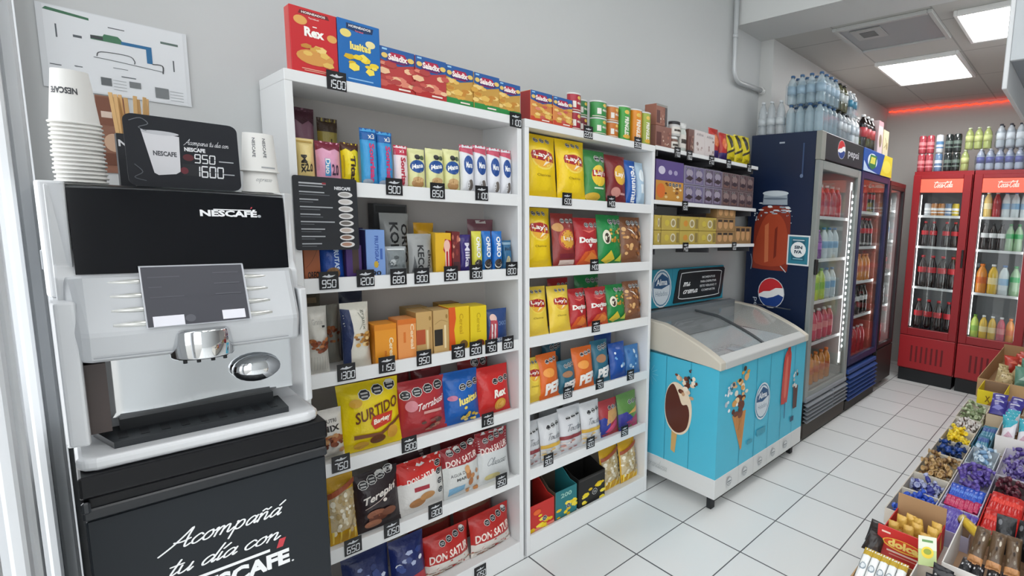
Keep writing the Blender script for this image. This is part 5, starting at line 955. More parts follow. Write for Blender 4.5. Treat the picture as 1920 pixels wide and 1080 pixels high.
b.build('slogan_panel', o)
for x in (FX0 + .04, FX1 - .04):
    for y in (FY0 + .05, FY1 - .05): MB().box(x - .016, x + .016, y - .016, y + .016, 0, .074, DK, .003).build('foot', t)
# baskets with ice creams inside
g = 'wire baskets inside the ice cream freezer'
wb = M('#d5d6d6', .4); rn = random.Random(5)
for i in range(5):
    x0 = 1.905 + i * .159; x1 = x0 + .15; y0, y1, z0, z1 = 1.405, 1.88, .415, .62
    b = MB()
    for k in range(7):
        x = x0 + (x1 - x0) * k / 6
        b.tube([(x, y0, z1), (x, y0, z0), (x, y1, z0), (x, y1, z1)], .0018, wb, 5)
    for k in range(4):
        z = z0 + (z1 - z0) * k / 3; b.tube([(x0, y0, z), (x1, y0, z), (x1, y1, z), (x0, y1, z), (x0, y0, z)], .0022, wb, 5)
    tag(b.build('wire_basket'), 'white wire basket inside ice cream freezer, %s' % ORD[i], 'basket', g)
    nm, col = (('brown', '#7a4a3c'), ('pink', '#b98a86'), ('cream', '#d5c9b4'), ('white', '#dfe0de'), ('pale blue', '#b9cbd6'))[i]
    pr = None
    for k in range(8):
        if pr is None:
            D['ice'] = dict(kind='bag', name='ice_cream_pack', cat='ice cream', t=.03, base=col, sh=[R(.2, .3, .8, .6, '#e4ddd4')], noun='')
            pr = o = make_bag(D['ice'], .06, .13, i * 7 + 3).build('ice_cream_pack')
        else: o = pr.copy(); C.objects.link(o)
        o.location = (x0 + .04 + .07 * (k % 2), 1.44 + .105 * (k // 2), .60); o.rotation_euler = (PI / 2 + rn.uniform(-.25, .25), 0, rn.uniform(-.3, .3)); o.location.z = .615 + rn.uniform(-.01, .02); o.location.y += .08
        tag(o, '%s wrapped ice cream lying in the %s wire basket of the freezer' % (nm, ORD[i]), 'ice cream', 'wrapped ice creams in the freezer')

# ================================================================== GLASS DOOR COOLERS
def shelfzs(z0, z1, n): return [z0 + (z1 - z0) * i / n for i in range(1, n)]
def cooler(name, label, loc, rz, w_, d_, h_, body, frame, zb, zg0, zg1, shelves, front=True, doorframe=.045, led=None, inner='#9a9c9c', door_h=None, gl=None, lamp=.6):
    """local frame: front face at y = 0 looking to -y, x from left to right"""
    t = thing(name, label, 'drink cooler', loc, rz); bm = M(body, .35); b = MB(); k = .03; dz = door_h or h_
    im = M(inner, .5)
    b.box(0, k, .035, d_, zb, h_, bm); b.box(w_ - k, w_, .035, d_, zb, h_, bm); b.box(k, w_ - k, d_ - k, d_, zb, h_, bm); b.box(k, w_ - k, .035, d_ - k, dz, h_, bm); b.box(k, w_ - k, .035, d_ - k, zb, zg0 - .03, bm)
    b.box(k, k + .004, .04, d_ - k, zg0 - .03, dz, im); b.box(w_ - k - .004, w_ - k, .04, d_ - k, zg0 - .03, dz, im); b.box(k + .004, w_ - k - .004, d_ - k - .004, d_ - k, zg0 - .03, dz, im); b.box(k + .004, w_ - k - .004, .04, d_ - k - .004, zg0 - .03, zg0 - .026, im); b.box(k + .004, w_ - k - .004, .04, d_ - k - .004, dz - .005, dz - .001, im)
    b.build('cabinet', t)
    f = MB(); fm = M(frame, .38); a = doorframe; z0, z1 = zg0 - a, min(zg1 + a, dz)
    f.box(.004, a, 0, .034, z0, z1, fm, .003); f.box(w_ - a, w_ - .004, 0, .034, z0, z1, fm, .003); f.box(a, w_ - a, 0, .034, z0, zg0, fm, .003); f.box(a, w_ - a, 0, .034, zg1, z1, fm, .003)
    dr = f.build('door', t)
    MB().box(a, w_ - a, .014, .020, zg0, zg1, gl or GLASS((.92, .94, .94), 1.42, .02, .0)).build('glass_pane', dr)
    for x, e in ((k + .012, .12), (w_ - k - .012, -.12)):
        ld = bpy.data.lights.new('cooler_lamp', 'AREA'); ld.shape = 'RECTANGLE'; ld.size = .015; ld.size_y = zg1 - zg0 - .1; ld.energy = lamp
        lo = bpy.data.objects.new('cooler_lamp', ld); C.objects.link(lo); lo.parent = t; lo.location = (x, .055, (zg0 + zg1) / 2)
        lo.rotation_euler = (PI / 2, 0, (-1 if e > 0 else 1) * .75)
    sm = M('#cfd3d4', .35, .2)
    for z in shelves:
        s_ = MB()
        for i in range(13): x = k + .01 + (w_ - 2 * k - .02) * i / 12; s_.box(x - .0015, x + .0015, .07, d_ - k - .006, z - .006, z - .003, sm)
        s_.box(k + .006, w_ - k - .006, .066, .07, z - .016, z + .006, M('#e2e4e4', .4)); s_.build('wire_shelf', t)
    return t
def loc2w(t, p):
    return Matrix.Translation(t.location) @ Matrix.Rotation(t.rotation_euler[2], 4, 'Z') @ Vector(p)
BOTTLES = {}
def bottle_mesh(r, h_, liquid, capc, label, kind, alpha=1.):
    lm = M(liquid, .08, 0, coat=.6, alpha=alpha); b = MB(); lb = M(label, .4)
    if kind == 'cola': pr = [(r * .85, 0), (r, .012), (r, h_ * .28), (r * .88, h_ * .38), (r * .98, h_ * .47, lb), (r * .98, h_ * .64), (r * .85, h_ * .74), (r * .42, h_ * .88), (r * .36, h_ * .93, M(capc, .4)), (r * .42, h_ * .93, M(capc, .4)), (r * .42, h_, M(capc, .4)), (.0001, h_)]
    elif kind == 'can': pr = [(r * .85, 0), (r, .008), (r, h_ * .25, lb), (r, h_ * .32), (r, h_ * .45, lb), (r, h_ * .62), (r, h_ * .9), (r * .86, h_ * .97, M('#c9cccd', .3, .8)), (r * .8, h_, M('#c9cccd', .3, .8)), (.0001, h_ - .002)]
    else: pr = [(r * .9, 0), (r, .01), (r, h_ * .34, lb), (r, h_ * .56), (r * .97, h_ * .6), (r * .98, h_ * .66), (r * .8, h_ * .78), (r * .4, h_ * .9), (r * .38, h_ * .93, M(capc, .4)), (r * .44, h_ * .93, M(capc, .4)), (r * .44, h_, M(capc, .4)), (.0001, h_)]
    b.lathe(pr, lm, 14); return b
def bottle(key, loc, label, group, cat='bottle', sc=1.):
    """key = (r, h, liquid, cap, label, kind)"""
    if key not in BOTTLES: BOTTLES[key] = o = bottle_mesh(*key).build('can' if key[5] == 'can' else 'bottle')
    else: o = BOTTLES[key].copy(); C.objects.link(o)
    o.location = loc; o.rotation_euler = (0, 0, random.uniform(0, 6)); return tag(o, label, 'can' if key[5] == 'can' else cat, group)
def stock(t, z, items, where, yl=.10, n2=1, dy=.075):
    """items: list of (key, x, word) standing along one shelf of a cooler"""
    cnt = {}
    tot = {}
    for it in items: tot[it[2]] = tot.get(it[2], 0) + 1
    for key, x, word in items:
        k = cnt.get(word, 0); cnt[word] = k + 1
        lb = '%s%s, %s' % (word, '' if tot[word] == 1 else ', ' + (['left one', 'right one'][k] if tot[word] == 2 else ORD[k]), where)
        bottle(key, loc2w(t, (x, yl, z)), lb, 'drinks in the glass door coolers')
COLA = (.034, .235, '#1e0f0c', '#b5232a', '#b8202a', 'cola'); COLW = (.034, .235, '#1e0f0c', '#2a2a2c', '#dcdcdc', 'cola'); GRNB = (.034, .235, '#8fb08a', '#2f8f4a', '#1f9a4e', 'cola')
ORB = (.034, .22, '#d98a3a', '#e07a2a', '#c9642a', 'std'); PKB = (.034, .22, '#c9586a', '#d9d9d9', '#d98a8a', 'std'); YLB = (.034, .22, '#e0b83a', '#e8e8e8', '#f0dca0', 'std'); WTB = (.034, .22, '#c9d3d6', '#3a6ea5', '#7fa8c9', 'std'); LMB = (.034, .22, '#b9cf5a', '#6a9a3a', '#8fb84a', 'std'); PRB = (.032, .2, '#7a3a8a', '#9a4aa8', '#a86ab8', 'std'); RDB = (.034, .22, '#b5343a', '#c9c9c9', '#a8262c', 'std')
CNR = (.031, .12, '#b04650', '', '#b3242a', 'can'); CNB = (.031, .12, '#6a86a8', '', '#fff', 'can'); CNW = (.031, .12, '#d2d6da', '', '#fff', 'can'); CNK = (.031, .12, '#2a3030', '', '#fff', 'can'); CNO = (.031, .12, '#c98a4a', '', '#fff', 'can'); CNY = (.031, .12, '#dcc23a', '', '#fff', 'can')

# ---- navy cooler with drink jar on its side
NV = '#11213f'
ZS = [.335 + .29 * i for i in range(5)]
t = cooler('drink_cooler', 'tall navy drink cooler with iced drink jar printed on its side', (2.90, 1.425, 0), 0, .695, .515, 2.02, NV, '#8d928f', .10, .33, 1.79, ZS[1:], doorframe=.055, inner='#a7aba8', door_h=1.85)
PEP = t
b = MB(); b.box(.002, .693, -.004, .034, 1.853, 2.02, M('#2b2d33', .35), .004)
def globe(cx, cy, r): 
    arc = lambda a0, a1, n: [(cx + r * math.cos(math.radians(a0 + (a1 - a0) * i / n)), cy + r * math.sin(math.radians(a0 + (a1 - a0) * i / n))) for i in range(n + 1)]
    wave = lambda k: [(cx - r * .98 + 2 * r * .98 * i / 10, cy + r * (k + .30 * (i / 10 - .5) * 1.4 + .16 * math.sin((i / 10 - .5) * 2 * PI * .9))) for i in range(11)]
    return [CI(cx, cy, r * 1.06, '#d5d8dc'), CI(cx, cy, r, '#f0f0f0'), PG(arc(25, 190, 14) + [(cx - r * .6, cy + r * .05), (cx - r * .1, cy + r * .12), (cx + r * .35, cy + r * .38)], '#c92f35'), PG(arc(200, 350, 14) + [(cx + r * .6, cy - r * .05), (cx + r * .2, cy - r * .25), (cx - r * .3, cy - r * .4)], '#1d3f86')]
b.decal(globe(.305, 1.945, .058) + [T('pepsi', .51, 1.932, .19, .062, '#c9ccd2', b=.01)], lambda u, v, o: (u, -.004 - o, v), 1, 9e9, .0004, .0001)
b.build('header_sign', t)
MB().box(.0, .06, -.006, .034, 1.845, 2.021, M('#8f9089', .4), .002).build('header_edge', t)
# side print: u = y from the back (0) to the front
sh = []
JU = lambda y, z: (1.94 - y, z)
def J(*p): return [JU(*q) for q in p]
sh += [PS(J((1.885, 1.32), (1.88, 1.44), (1.84, 1.52), (1.80, 1.55), (1.65, 1.55), (1.61, 1.50), (1.605, 1.32), (1.61, 1.14), (1.64, 1.125), (1.86, 1.125), (1.885, 1.15)), '#8a3322'),
       PS(J((1.87, 1.30), (1.80, 1.48), (1.70, 1.50), (1.63, 1.40), (1.62, 1.18), (1.86, 1.16)), '#a9452a'), PG(J((1.80, 1.42), (1.77, 1.44), (1.76, 1.18), (1.79, 1.17)), '#c9714a'), PG(J((1.72, 1.40), (1.70, 1.42), (1.70, 1.22), (1.72, 1.20)), '#7a2a1c')]
sh += BL(1.94 - 1.73, 1.535, .26, .07, 20, ['#b9c4cc', '#d9e0e4', '#8d9aa6', '#e9eef0'], 221, .45) + [PG(J((1.825, 1.56), (1.82, 1.63), (1.64, 1.63), (1.635, 1.56)), '#9fabb6'), E(1.94 - 1.73, 1.635, .10, .018, '#c9d2d8'), E(1.94 - 1.73, 1.60, .098, .008, '#6d7a88')]
sh += BL(1.94 - 1.86, 1.47, .06, .10, 8, ['#aab6c0', '#d5dde2'], 223, .5) + BL(1.94 - 1.61, 1.47, .05, .10, 6, ['#aab6c0', '#8794a2'], 225, .5) + [('l', J((1.90, 1.22), (1.888, 1.17), (1.895, 1.12)), .006, '#8f9cab'), ('l', J((1.66, 1.155), (1.62, 1.12)), .006, '#d5dde2')]
sh += globe(1.94 - 1.722, .969, .098)
sh += [TV('pepsi', 1.94 - 1.845, .86, .04, .13, '#c9d2dc', b=.0), R(1.94 - 1.72, 1.955, 1.94 - 1.68, 1.965, '#aab4c0'), R(1.94 - 1.545, 1.74, 1.94 - 1.535, 1.95, '#3a4f74'), E(1.94 - 1.545, 1.745, .012, .012, '#6a7c9a')]
b = MB(); b.box(-.0006, 0, .04, .5, .83, 1.97, M(NV, .35)); b.decal(sh, lambda u, v, o: (-.0004 - o, .515 - u, v), 1, 9e9, .0004, .00006); b.build('side_print', t)
b = MB(); b.box(-.0025, -.001, .030, .192, 1.172, 1.368, M('#e4e7e8', .35))
b.decal([R(.06, .05, .94, .95, '#2f7d93'), R(.2, .16, .8, .88, '#235f74'), E(.5, .52, .34, .26, '#f0f3f4'), T('SIN', .5, .60, .36, .11, '#1d3f52', b=.05), T('IVA', .5, .45, .34, .11, '#1d3f52', b=.05), R(.24, .82, .76, .85, '#cfe0e6'), R(.28, .2, .72, .23, '#8fc0cf')], lambda u, v, o: (-.0025 - o, .192 - u * .162, 1.172 + v * .196), .82, 9e9, .0003, .0001)
b.build('price_sticker', t)
MB().box(.012, .05, -.014, .0, 1.12, 1.22, M('#101214', .4), .004).build('handle', t)
# lit strip of diodes on the right jamb
for x in (.036, .653): MB().box(x, x + .006, .05, .06, .40, 1.76, M('#ffffff', .4, emit=2.5)).build('lamp_strip', t)
o = MB().box(.601, .619, .022, .034, .50, 1.70, M('#d9dcdc', .4)).build('diode_strip', t)
q = MB()
for i in range(26):
    z = .535 + i * .0445; q.box(.603, .617, .0175, .0215, z, z + .018, M('#ffffff', .4, emit=8.0), .003)
q.build('diodes', o)
def grille(t, w_, z0, z1, col, base, n=5, split=True):
    m = M(col, .42); o = MB().box(.01, w_ - .01, .01, .03, z0, z1, M('#15171a', .6)).build('grille', t)
    g_ = MB(); dz = (z1 - z0) / n
    for i in range(n):
        z = z0 + dz * i; g_.prism([(-.022, z + dz * .02), (-.026, z + dz * .20), (.004, z + dz * .62), (.008, z + dz * .45)], 'x', .012, w_ - .012, m)
    if split: g_.box(w_ * .62, w_ * .65, -.014, .008, z0, z1, m)
    g_.build('louvers', o)
    MB().box(.012, w_ - .012, -.010, .034, z1, z1 + .035, m, .006).build('grille_top', t)
    MB().box(.01, w_ - .01, .0, .034, .012, z0 - .006, M(base, .7)).build('kick_plate', t)
    for x in (.06, w_ - .06):
        MB().box(x - .02, x + .02, .06, .10, 0, .10, DK).build('foot', t); MB().box(x - .02, x + .02, .40, .44, 0, .10, DK).build('foot', t)
grille(t, .695, .125, .262, '#8a8f95', '#4b4540', 5)
W5 = [.11, .20, .29, .38, .47, .56]
K1 = 'of the navy cooler'
stock(t, ZS[4], [(RDB, x, 'red bottle') for x in W5], 'top shelf ' + K1, .12); stock(t, ZS[3], [(PRB, x, 'purple bottle') for x in W5[:3]] + [(WTB, x, 'clear water bottle') for x in W5[3:]], 'fourth shelf ' + K1, .12)
stock(t, ZS[2], [(LMB, x, 'lime bottle') for x in W5[:4]] + [(WTB, x, 'clear water bottle') for x in W5[4:]], 'third shelf ' + K1, .12); stock(t, ZS[1], [(PKB, x, 'pink bottle') for x in W5], 'second shelf ' + K1, .12)
stock(t, ZS[0] - .026 - .005, [(ORB, x, 'orange bottle') for x in W5], 'floor ' + K1, .12)
# ---- blue cooler with lemon sign
t = cooler('drink_cooler', 'blue drink cooler with lemon sign, between the navy cooler and the dark narrow one', (3.605, 1.425, 0), 0, .635, .49, 2.02, '#26315c', '#2c2f55', .09, .42, 1.80, [.72, 1.0, 1.28, 1.56], doorframe=.05, inner='#8a4a3c', door_h=1.85)
b = MB(); b.box(.002, .633, -.004, .034, 1.853, 2.02, M('#1f4fa0', .35), .004)
b.decal([PG([(.36, 1.855), (.44, 2.018), (.63, 2.018), (.63, 1.855)], '#e6d23a'), E(.50, 1.93, .10, .05, '#f2e25a'), E(.18, 1.94, .10, .055, '#dfe8ee'), PG([(.10, 1.90), (.13, 1.985), (.27, 1.985), (.25, 1.90), (.18, 1.875)], '#2f7a4a'), PG([(.13, 1.92), (.15, 1.97), (.24, 1.97), (.23, 1.92)], '#d9d45a'), PG([(.005, 1.855), (.005, 1.93), (.10, 1.875), (.3, 1.855)], '#b9cfe6')], lambda u, v, o: (u, -.004 - o, v), 1, 9e9, .0004, .0001)
b.build('header_sign', t)
grille(t, .635, .09, .30, '#33508e', '#34302e', 6, False)
K1 = 'of the blue cooler'; W4 = [.10, .19, .28, .37, .46, .54]
stock(t, 1.56, [(RDB, x, 'red bottle') for x in W4[:4]] + [(COLA, x, 'dark cola bottle') for x in W4[4:]], 'top shelf ' + K1, .12); stock(t, 1.28, [(COLA, x, 'dark cola bottle') for x in W4], 'third shelf ' + K1, .12); stock(t, 1.0, [(ORB, x, 'orange bottle') for x in W4], 'second shelf ' + K1, .12); stock(t, .72, [(COLW, x, 'white label cola bottle') for x in W4], 'lowest shelf ' + K1, .12)
stock(t, .389, [(RDB, x, 'red bottle') for x in W4], 'floor ' + K1, .12)
# ---- dark narrow cooler
t = cooler('drink_cooler', 'dark maroon narrow drink cooler, nearest to the red coolers', (4.255, 1.425, 0), 0, .415, .49, 1.835, '#3a2426', '#2c2528', .06, .42, 1.77, [.74, 1.03, 1.33, 1.60], doorframe=.035, inner='#a9a6a4')
MB().box(.002, .413, -.002, .034, 1.80, 1.838, M('#5a2226', .4), .003).build('top_trim', t)
MB().box(.003, .412, .0, .034, .06, .375, M('#2e2725', .5), .004).build('kick_panel', t)
for x in (.05, .36):
    for y in (.08, .42): MB().box(x - .02, x + .02, y - .02, y + .02, 0, .06, DK).build('foot', t)
K1 = 'of the dark narrow cooler'; W3 = [.08, .16, .24, .32]
stock(t, 1.60, [(CNW, x, 'silver can') for x in W3], 'top shelf ' + K1, .12); stock(t, 1.33, [(WTB, x, 'clear water bottle') for x in W3], 'third shelf ' + K1, .12); stock(t, 1.03, [(COLA, x, 'dark cola bottle') for x in W3], 'second shelf ' + K1, .12); stock(t, .74, [(COLW, x, 'white label cola bottle') for x in W3], 'lowest shelf ' + K1, .12)
stock(t, .389, [(RDB, x, 'red bottle') for x in W3], 'floor ' + K1, .12)
# ---- two red coolers on the end wall
CR = '#961c23'
def red_cooler(y, label, K1, shelves, where):
    t = cooler('drink_cooler', label, (4.80, y, 0), -PI / 2, .50, .60, 1.97, CR, CR, .12, .52, 1.90, [.905, 1.286, 1.57], doorframe=.07, lamp=.35, inner='#8e9092', door_h=1.935)
    # lit sign behind the upper glass: own band of the door
    b = MB(); b.box(.071, .429, .002, .0135, 1.778, 1.899, M('#d9604c', .4, emit=.6), .002)
    b.decal([SC('Coca-Cola', .185, 1.822, .155, .026, '#f4ece0', wd=.26, sh=.35, sl=.02), ('l', [(.19, 1.868), (.25, 1.862), (.33, 1.872)], .005, '#f4ece0')], lambda u, v, o: (u, .002 - o, v), 1, 9e9, .0005, .0001)
    b.build('header_sign', t)
    b = MB(); b.box(.004, .496, .0, .034, .135, .445, M('#a81f26', .42), .004)
    for i in range(7): b.box(.115 + i * .045, .132 + i * .045, -.0008, 0, .20, .355, M('#6a1218', .6))
    b.build('vent_panel', t)
    MB().box(.01, .49, .03, .58, 0, .119, DK).build('base_block', t)  # dark block standing for the shadow gap under the cooler
    MB().box(.473, .492, -.014, 0, 1.12, 1.28, M('#141416', .4), .004).build('handle', t)
    for x in (.073, .425): MB().box(x, x + .006, .05, .06, .53, 1.76, M('#ffffff', .4, emit=3.0)).build('lamp_strip', t)
    for z, items, wh in shelves: stock(t, z, items, wh + ' ' + K1, .13)
    return t
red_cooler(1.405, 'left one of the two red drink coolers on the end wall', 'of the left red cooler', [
    (1.57, [(CNW, .12, 'white can'), (CNO, .18, 'tan can'), (CNO, .24, 'tan can'), (CNB, .30, 'blue grey can'), (CNY, .36, 'yellow can')], 'top shelf'),
    (1.286, [(COLA, .115, 'red label cola bottle'), (COLA, .19, 'red label cola bottle'), (COLA, .30, 'red label cola bottle'), (COLA, .375, 'red label cola bottle')], 'third shelf'),
    (.905, [((.042, .30) + COLA[2:], .12 + i * .088, 'large red label cola bottle') for i in range(4)], 'second shelf'),
    (.489, [((.042, .30) + COLA[2:], .12 + i * .088, 'large red label cola bottle') for i in range(4)], 'floor')], '')
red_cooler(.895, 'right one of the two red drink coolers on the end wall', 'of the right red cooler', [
    (1.57, [(YLB, .11, 'yellow bottle'), (RDB, .18, 'red bottle')] + [(WTB, .25 + i * .07, 'clear water bottle') for i in range(3)], 'top shelf'),
    (1.286, [(COLW, .11 + i * .065, 'white label cola bottle') for i in range(3)] + [(GRNB, .305 + i * .065, 'green label bottle') for i in range(2)] + [], 'third shelf'),
    (.905, [((.045, .26) + ORB[2:], .12, 'large orange bottle'), ((.042, .26) + YLB[2:], .21, 'pale yellow bottle'), ((.042, .26) + WTB[2:], .295, 'large water bottle'), ((.042, .26) + GRNB[2:], .38, 'large green label bottle')], 'second shelf'),
    (.489, [(LMB, .105, 'lime bottle'), (YLB, .175, 'yellow bottle'), (YLB, .245, 'yellow bottle'), (PKB, .315, 'pink bottle'), (ORB, .385, 'orange bottle')], 'floor')], '')

# ================================================================== BOTTLES STANDING ON THE COOLERS
WATER = M('#b9cdd6', .06, 0, coat=.8, alpha=.42); CLEAR = M('#c9d2d8', .06, 0, coat=.8, alpha=.38)
def big_bottle(loc, h_, r, mat, cap, label, name, lab, grp, cat='bottle'):
    t = thing(name, label, cat, loc, random.uniform(0, 6), grp)
    b = MB(); b.lathe([(r * .8, 0), (r, .012), (r, h_ * .2), (r * .95, h_ * .23), (r, h_ * .26), (r, h_ * .52), (r * .95, h_ * .55), (r, h_ * .58), (r * .9, h_ * .70), (r * .62, h_ * .84), (r * .36, h_ * .92), (r * .36, h_ * .95)], mat, 16); b.build('bottle_body', t)
    if lab: MB().lathe([(r * 1.012, h_ * .30), (r * 1.012, h_ * .50)], M(lab, .4), 16).build('label', t)
    MB().lathe([(r * .42, h_ * .945), (r * .42, h_ * .995), (r * .36, h_), (.0001, h_)], M(cap, .4), 12).build('cap', t); return t
g = 'bottles standing on the navy cooler'
for i, (y, x) in enumerate(((1.895, 2.955), (1.825, 2.950), (1.757, 2.955))):
    big_bottle((x, y, 2.021), .222, .033, CLEAR, '#d5dadd', ['clear capless looking soda bottle nearest the wall on navy cooler', 'middle one of three clear soda bottles on navy cooler', 'clear soda bottle next to the water packs on navy cooler'][i], 'soda_bottle', '#c3c9cd', g)
def pack(name, label, x0, y0, nx, ny, p, z, h_, r, mat, cap, lab, grp, film=True):
    t = thing(name, label, 'bottle pack', (x0, y0, z), 0, grp)
    bm = MB().lathe([(r * .85, 0), (r, .01), (r, h_ * .3), (r * .95, h_ * .33), (r, h_ * .36), (r, h_ * .6), (r * .95, h_ * .63), (r, h_ * .66), (r * .8, h_ * .8), (r * .4, h_ * .9), (r * .38, h_ * .94)], mat, 12).mesh('bottle')
    cm = MB().lathe([(r * .46, h_ * .93), (r * .46, h_ * .99), (r * .4, h_), (.0001, h_)], M(cap, .4), 10).mesh('cap')
    lm = MB().lathe([(r * 1.01, h_ * .34), (r * 1.01, h_ * .62)], M(lab, .4), 12).mesh('label') if lab else None
    for i in range(nx):
        for j in range(ny):
            o = bpy.data.objects.new('bottle', bm); C.objects.link(o); o.parent = t; o.location = (p * (i + .5), p * (j + .5), 0)
            for n, m in (('cap', cm), ('label', lm)):
                if m: q = bpy.data.objects.new(n, m); C.objects.link(q); q.parent = o
    if film:
        W_, D_ = nx * p, ny * p; e = .003
        MB().box(-e, W_ + e, -e, D_ + e, .001, h_ * .72, GLASS((.93, .96, .98), 1.3, .12, .03), .012).build('shrink_film', t)
    return t
g = 'shrink-wrapped drink packs on the coolers'
pack('water_pack', 'lower shrink-wrapped pack of blue capped water bottles on navy cooler', 2.925, 1.445, 4, 4, .068, 2.021, .185, .032, WATER, '#31567f', None, g)
pack('water_pack', 'upper shrink-wrapped pack of blue capped water bottles on navy cooler', 2.935, 1.450, 4, 4, .068, 2.207, .185, .032, WATER, '#3a5f88', '#9fb6c6', g)
pack('soda_pack', 'lower pack of clear bottles with black printed labels on navy cooler', 3.215, 1.445, 3, 3, .068, 2.021, .185, .032, CLEAR, '#2a2c30', '#c9ccce', g)
pack('soda_pack', 'upper pack of dark olive drink bottles on navy cooler', 3.215, 1.450, 2, 3, .068, 2.207, .18, .032, M('#5a5a40', .1, coat=.6, alpha=.9), '#1c1d1f', '#c9ccc8', g)
pack('soda_pack', 'upper pack of teal label water bottles on navy cooler', 3.375, 1.450, 2, 3, .068, 2.207, .165, .032, CLEAR, '#e4e6e8', '#2f7f9a', g)
pack('soda_pack', 'pack of tall white bottles at right end of navy cooler', 3.435, 1.445, 2, 3, .075, 2.021, .185, .034, M('#d5d8da', .2), '#e6e6e6', '#b9bfc4', g)
pack('cola_pack', 'shrink-wrapped pack of dark cola bottles with red labels on blue cooler', 3.66, 1.445, 3, 3, .082, 2.021, .25, .038, M('#1c100e', .1, coat=.6), '#e4e4e4', '#c23a40', g)
carton('juice_carton', 'pink topped juice carton on the blue cooler beside cola pack', 'carton', 3.93, 4.03, 1.445, 1.60, 2.021, 2.27, '#d9c3c4', [R(0, .85, 1, 1, '#cf9aa2'), E(.5, .4, .3, .2, '#8a7a60')], g)
carton('juice_carton', 'cream juice carton at right end of the blue cooler', 'carton', 4.05, 4.17, 1.445, 1.60, 2.021, 2.22, '#d6cba6', [('l', [(.2, .3), (.6, .5), (.3, .7)], .05, '#6a5c3a'), E(.7, .4, .15, .15, '#a3935c')], g)
tag(MB().box(4.30, 4.42, 1.48, 1.62, 1.838, 1.93, M('#c98f6a', .5), .004).box(4.34, 4.352, 1.472, 1.48, 1.838, 1.87, M('#c98f6a', .5)).build('small_carton'), 'peach coloured carton on the dark narrow cooler', 'carton')
# on the red coolers
g = 'cans and bottles on the red coolers'
ZR = 1.9712
for i, (y, col, k, nm) in enumerate(((1.375, CNR, 2, 'red'), (1.305, CNR, 2, 'red'), (1.225, CNW, 2, 'white'), (1.145, CNK, 2, 'black green'), (1.075, CNK, 2, 'black green'))):
    for q in range(2):
        kk = (.034, .165) + col[2:4] + ({'red': '#d98a8e', 'white': '#5a86b0', 'black green': '#6a7a72'}[nm], 'can')
        if nm == 'white' and q == 0: kk = (.034, .165) + CNB[2:4] + ('#d5dbe2', 'can')
        bottle(kk, (4.90, y, ZR + q * .166), '%s tall can, %s row, %s on top of the left red cooler' % (nm if not (nm == 'white' and q == 0) else 'pale blue', ['lower', 'upper'][q], ORD[i]), g)
LB = M('#b5c27a', .08, coat=.6, alpha=.75); PB = M('#4a5590', .2, alpha=.9)
for q in range(2):
    pack('lime_pack', '%s pack of pale green bottles at the middle of red cooler tops' % ['lower', 'upper'][q], 4.86, .965 if q == 0 else .80, 1, 1 if q == 0 else 3, .072, ZR + q * .186, .185, .034, LB, '#c9d3b0', '#c3cc8a', g, False)
pack('water_pack', 'pack of purple labelled water bottles on the right red cooler', 4.86, .47, 2, 6, .074, ZR, .185, .033, M('#b9c3d6', .1, coat=.5, alpha=.7), '#c3c9d6', '#4a4f94', g)
pack('water_pack', 'upper pack of white labelled water bottles with dark caps on right red cooler', 4.86, .48, 2, 4, .074, ZR + .186, .20, .033, M('#c6ced6', .1, coat=.5, alpha=.7), '#33363f', '#dfe3e8', g)

# ================================================================== CANDY COUNTER
t = thing('candy_counter', 'low white counter carrying boxes of sweets at lower right', 'counter', (0, 0, 0))
cm_ = M('#cfcac0', .5)
MB().box(1.05, 4.3, -.45, .36, .475, .50, cm_, .003).build('counter_top', t)
MB().box(1.08, 4.27, -.42, .31, .06, .475, M('#c4bfb6', .5)).build('body', t)
MB().box(1.10, 4.25, -.40, .30, 0, .06, DK).build('kick_plate', t)
# a shelf board carrying the front row, level with the top
ZB = .5005
CARD = M('#b8956c', .7, var=.06, vscale=20); CARDI = M('#a98660', .75)
def tray(name, label, x0, x1, y0, y1, hf, hb, outm, inm, rz=0., group='boxes of sweets on the counter', cat='sweet box', z=ZB, flap=0.):
    """open box; aisle side at +y, back wall (far end, +x) height hb, other walls hf"""
    cx, cy = (x0 + x1) / 2, (y0 + y1) / 2; a, c = (x1 - x0) / 2, (y1 - y0) / 2; k = .003
    o_ = M(outm, .6) if isinstance(outm, str) else outm; i_ = M(inm, .65) if isinstance(inm, str) else inm
    b = MB(); b.box(-a, a, -c, c, 0, k, i_)
    b.box(a - k, a, -c, c, k, hb, i_); b.box(-a, -a + k, -c, c, k, hf, o_); b.box(-a + k, a - k, -c, -c + k, k, hf, o_); b.box(-a + k, a - k, c - k, c, k, hf, o_)
    if flap: b.prism([(-a, hf), (-a - flap, hf + .01), (-a - flap, hf + .013), (-a, hf + .004)], 'y', -c, c, i_)
    return tag(b.build(name, None, (cx, cy, z), (0, 0, rz)), label, cat, group)
def sweets(mb, n, name, lab, cat, grp, spots):
    p = None
    for i, (loc, rot) in enumerate(spots):
        if p is None: p = o = mb.build(name)
        else: o = p.copy(); C.objects.link(o)
        o.location = loc; o.rotation_euler = rot; tag(o, lab, cat, grp)
rn = random.Random(11)
def heap(x0, x1, y0, y1, z0, n, dz=.02, flat=.5):
    o = []
    for i in range(n): o.append(((rn.uniform(x0, x1), rn.uniform(y0, y1), z0 + dz * (i / n) + rn.uniform(0, .006)), (rn.uniform(-flat, flat), rn.uniform(-flat, flat), rn.uniform(0, 6.28))))
    return o
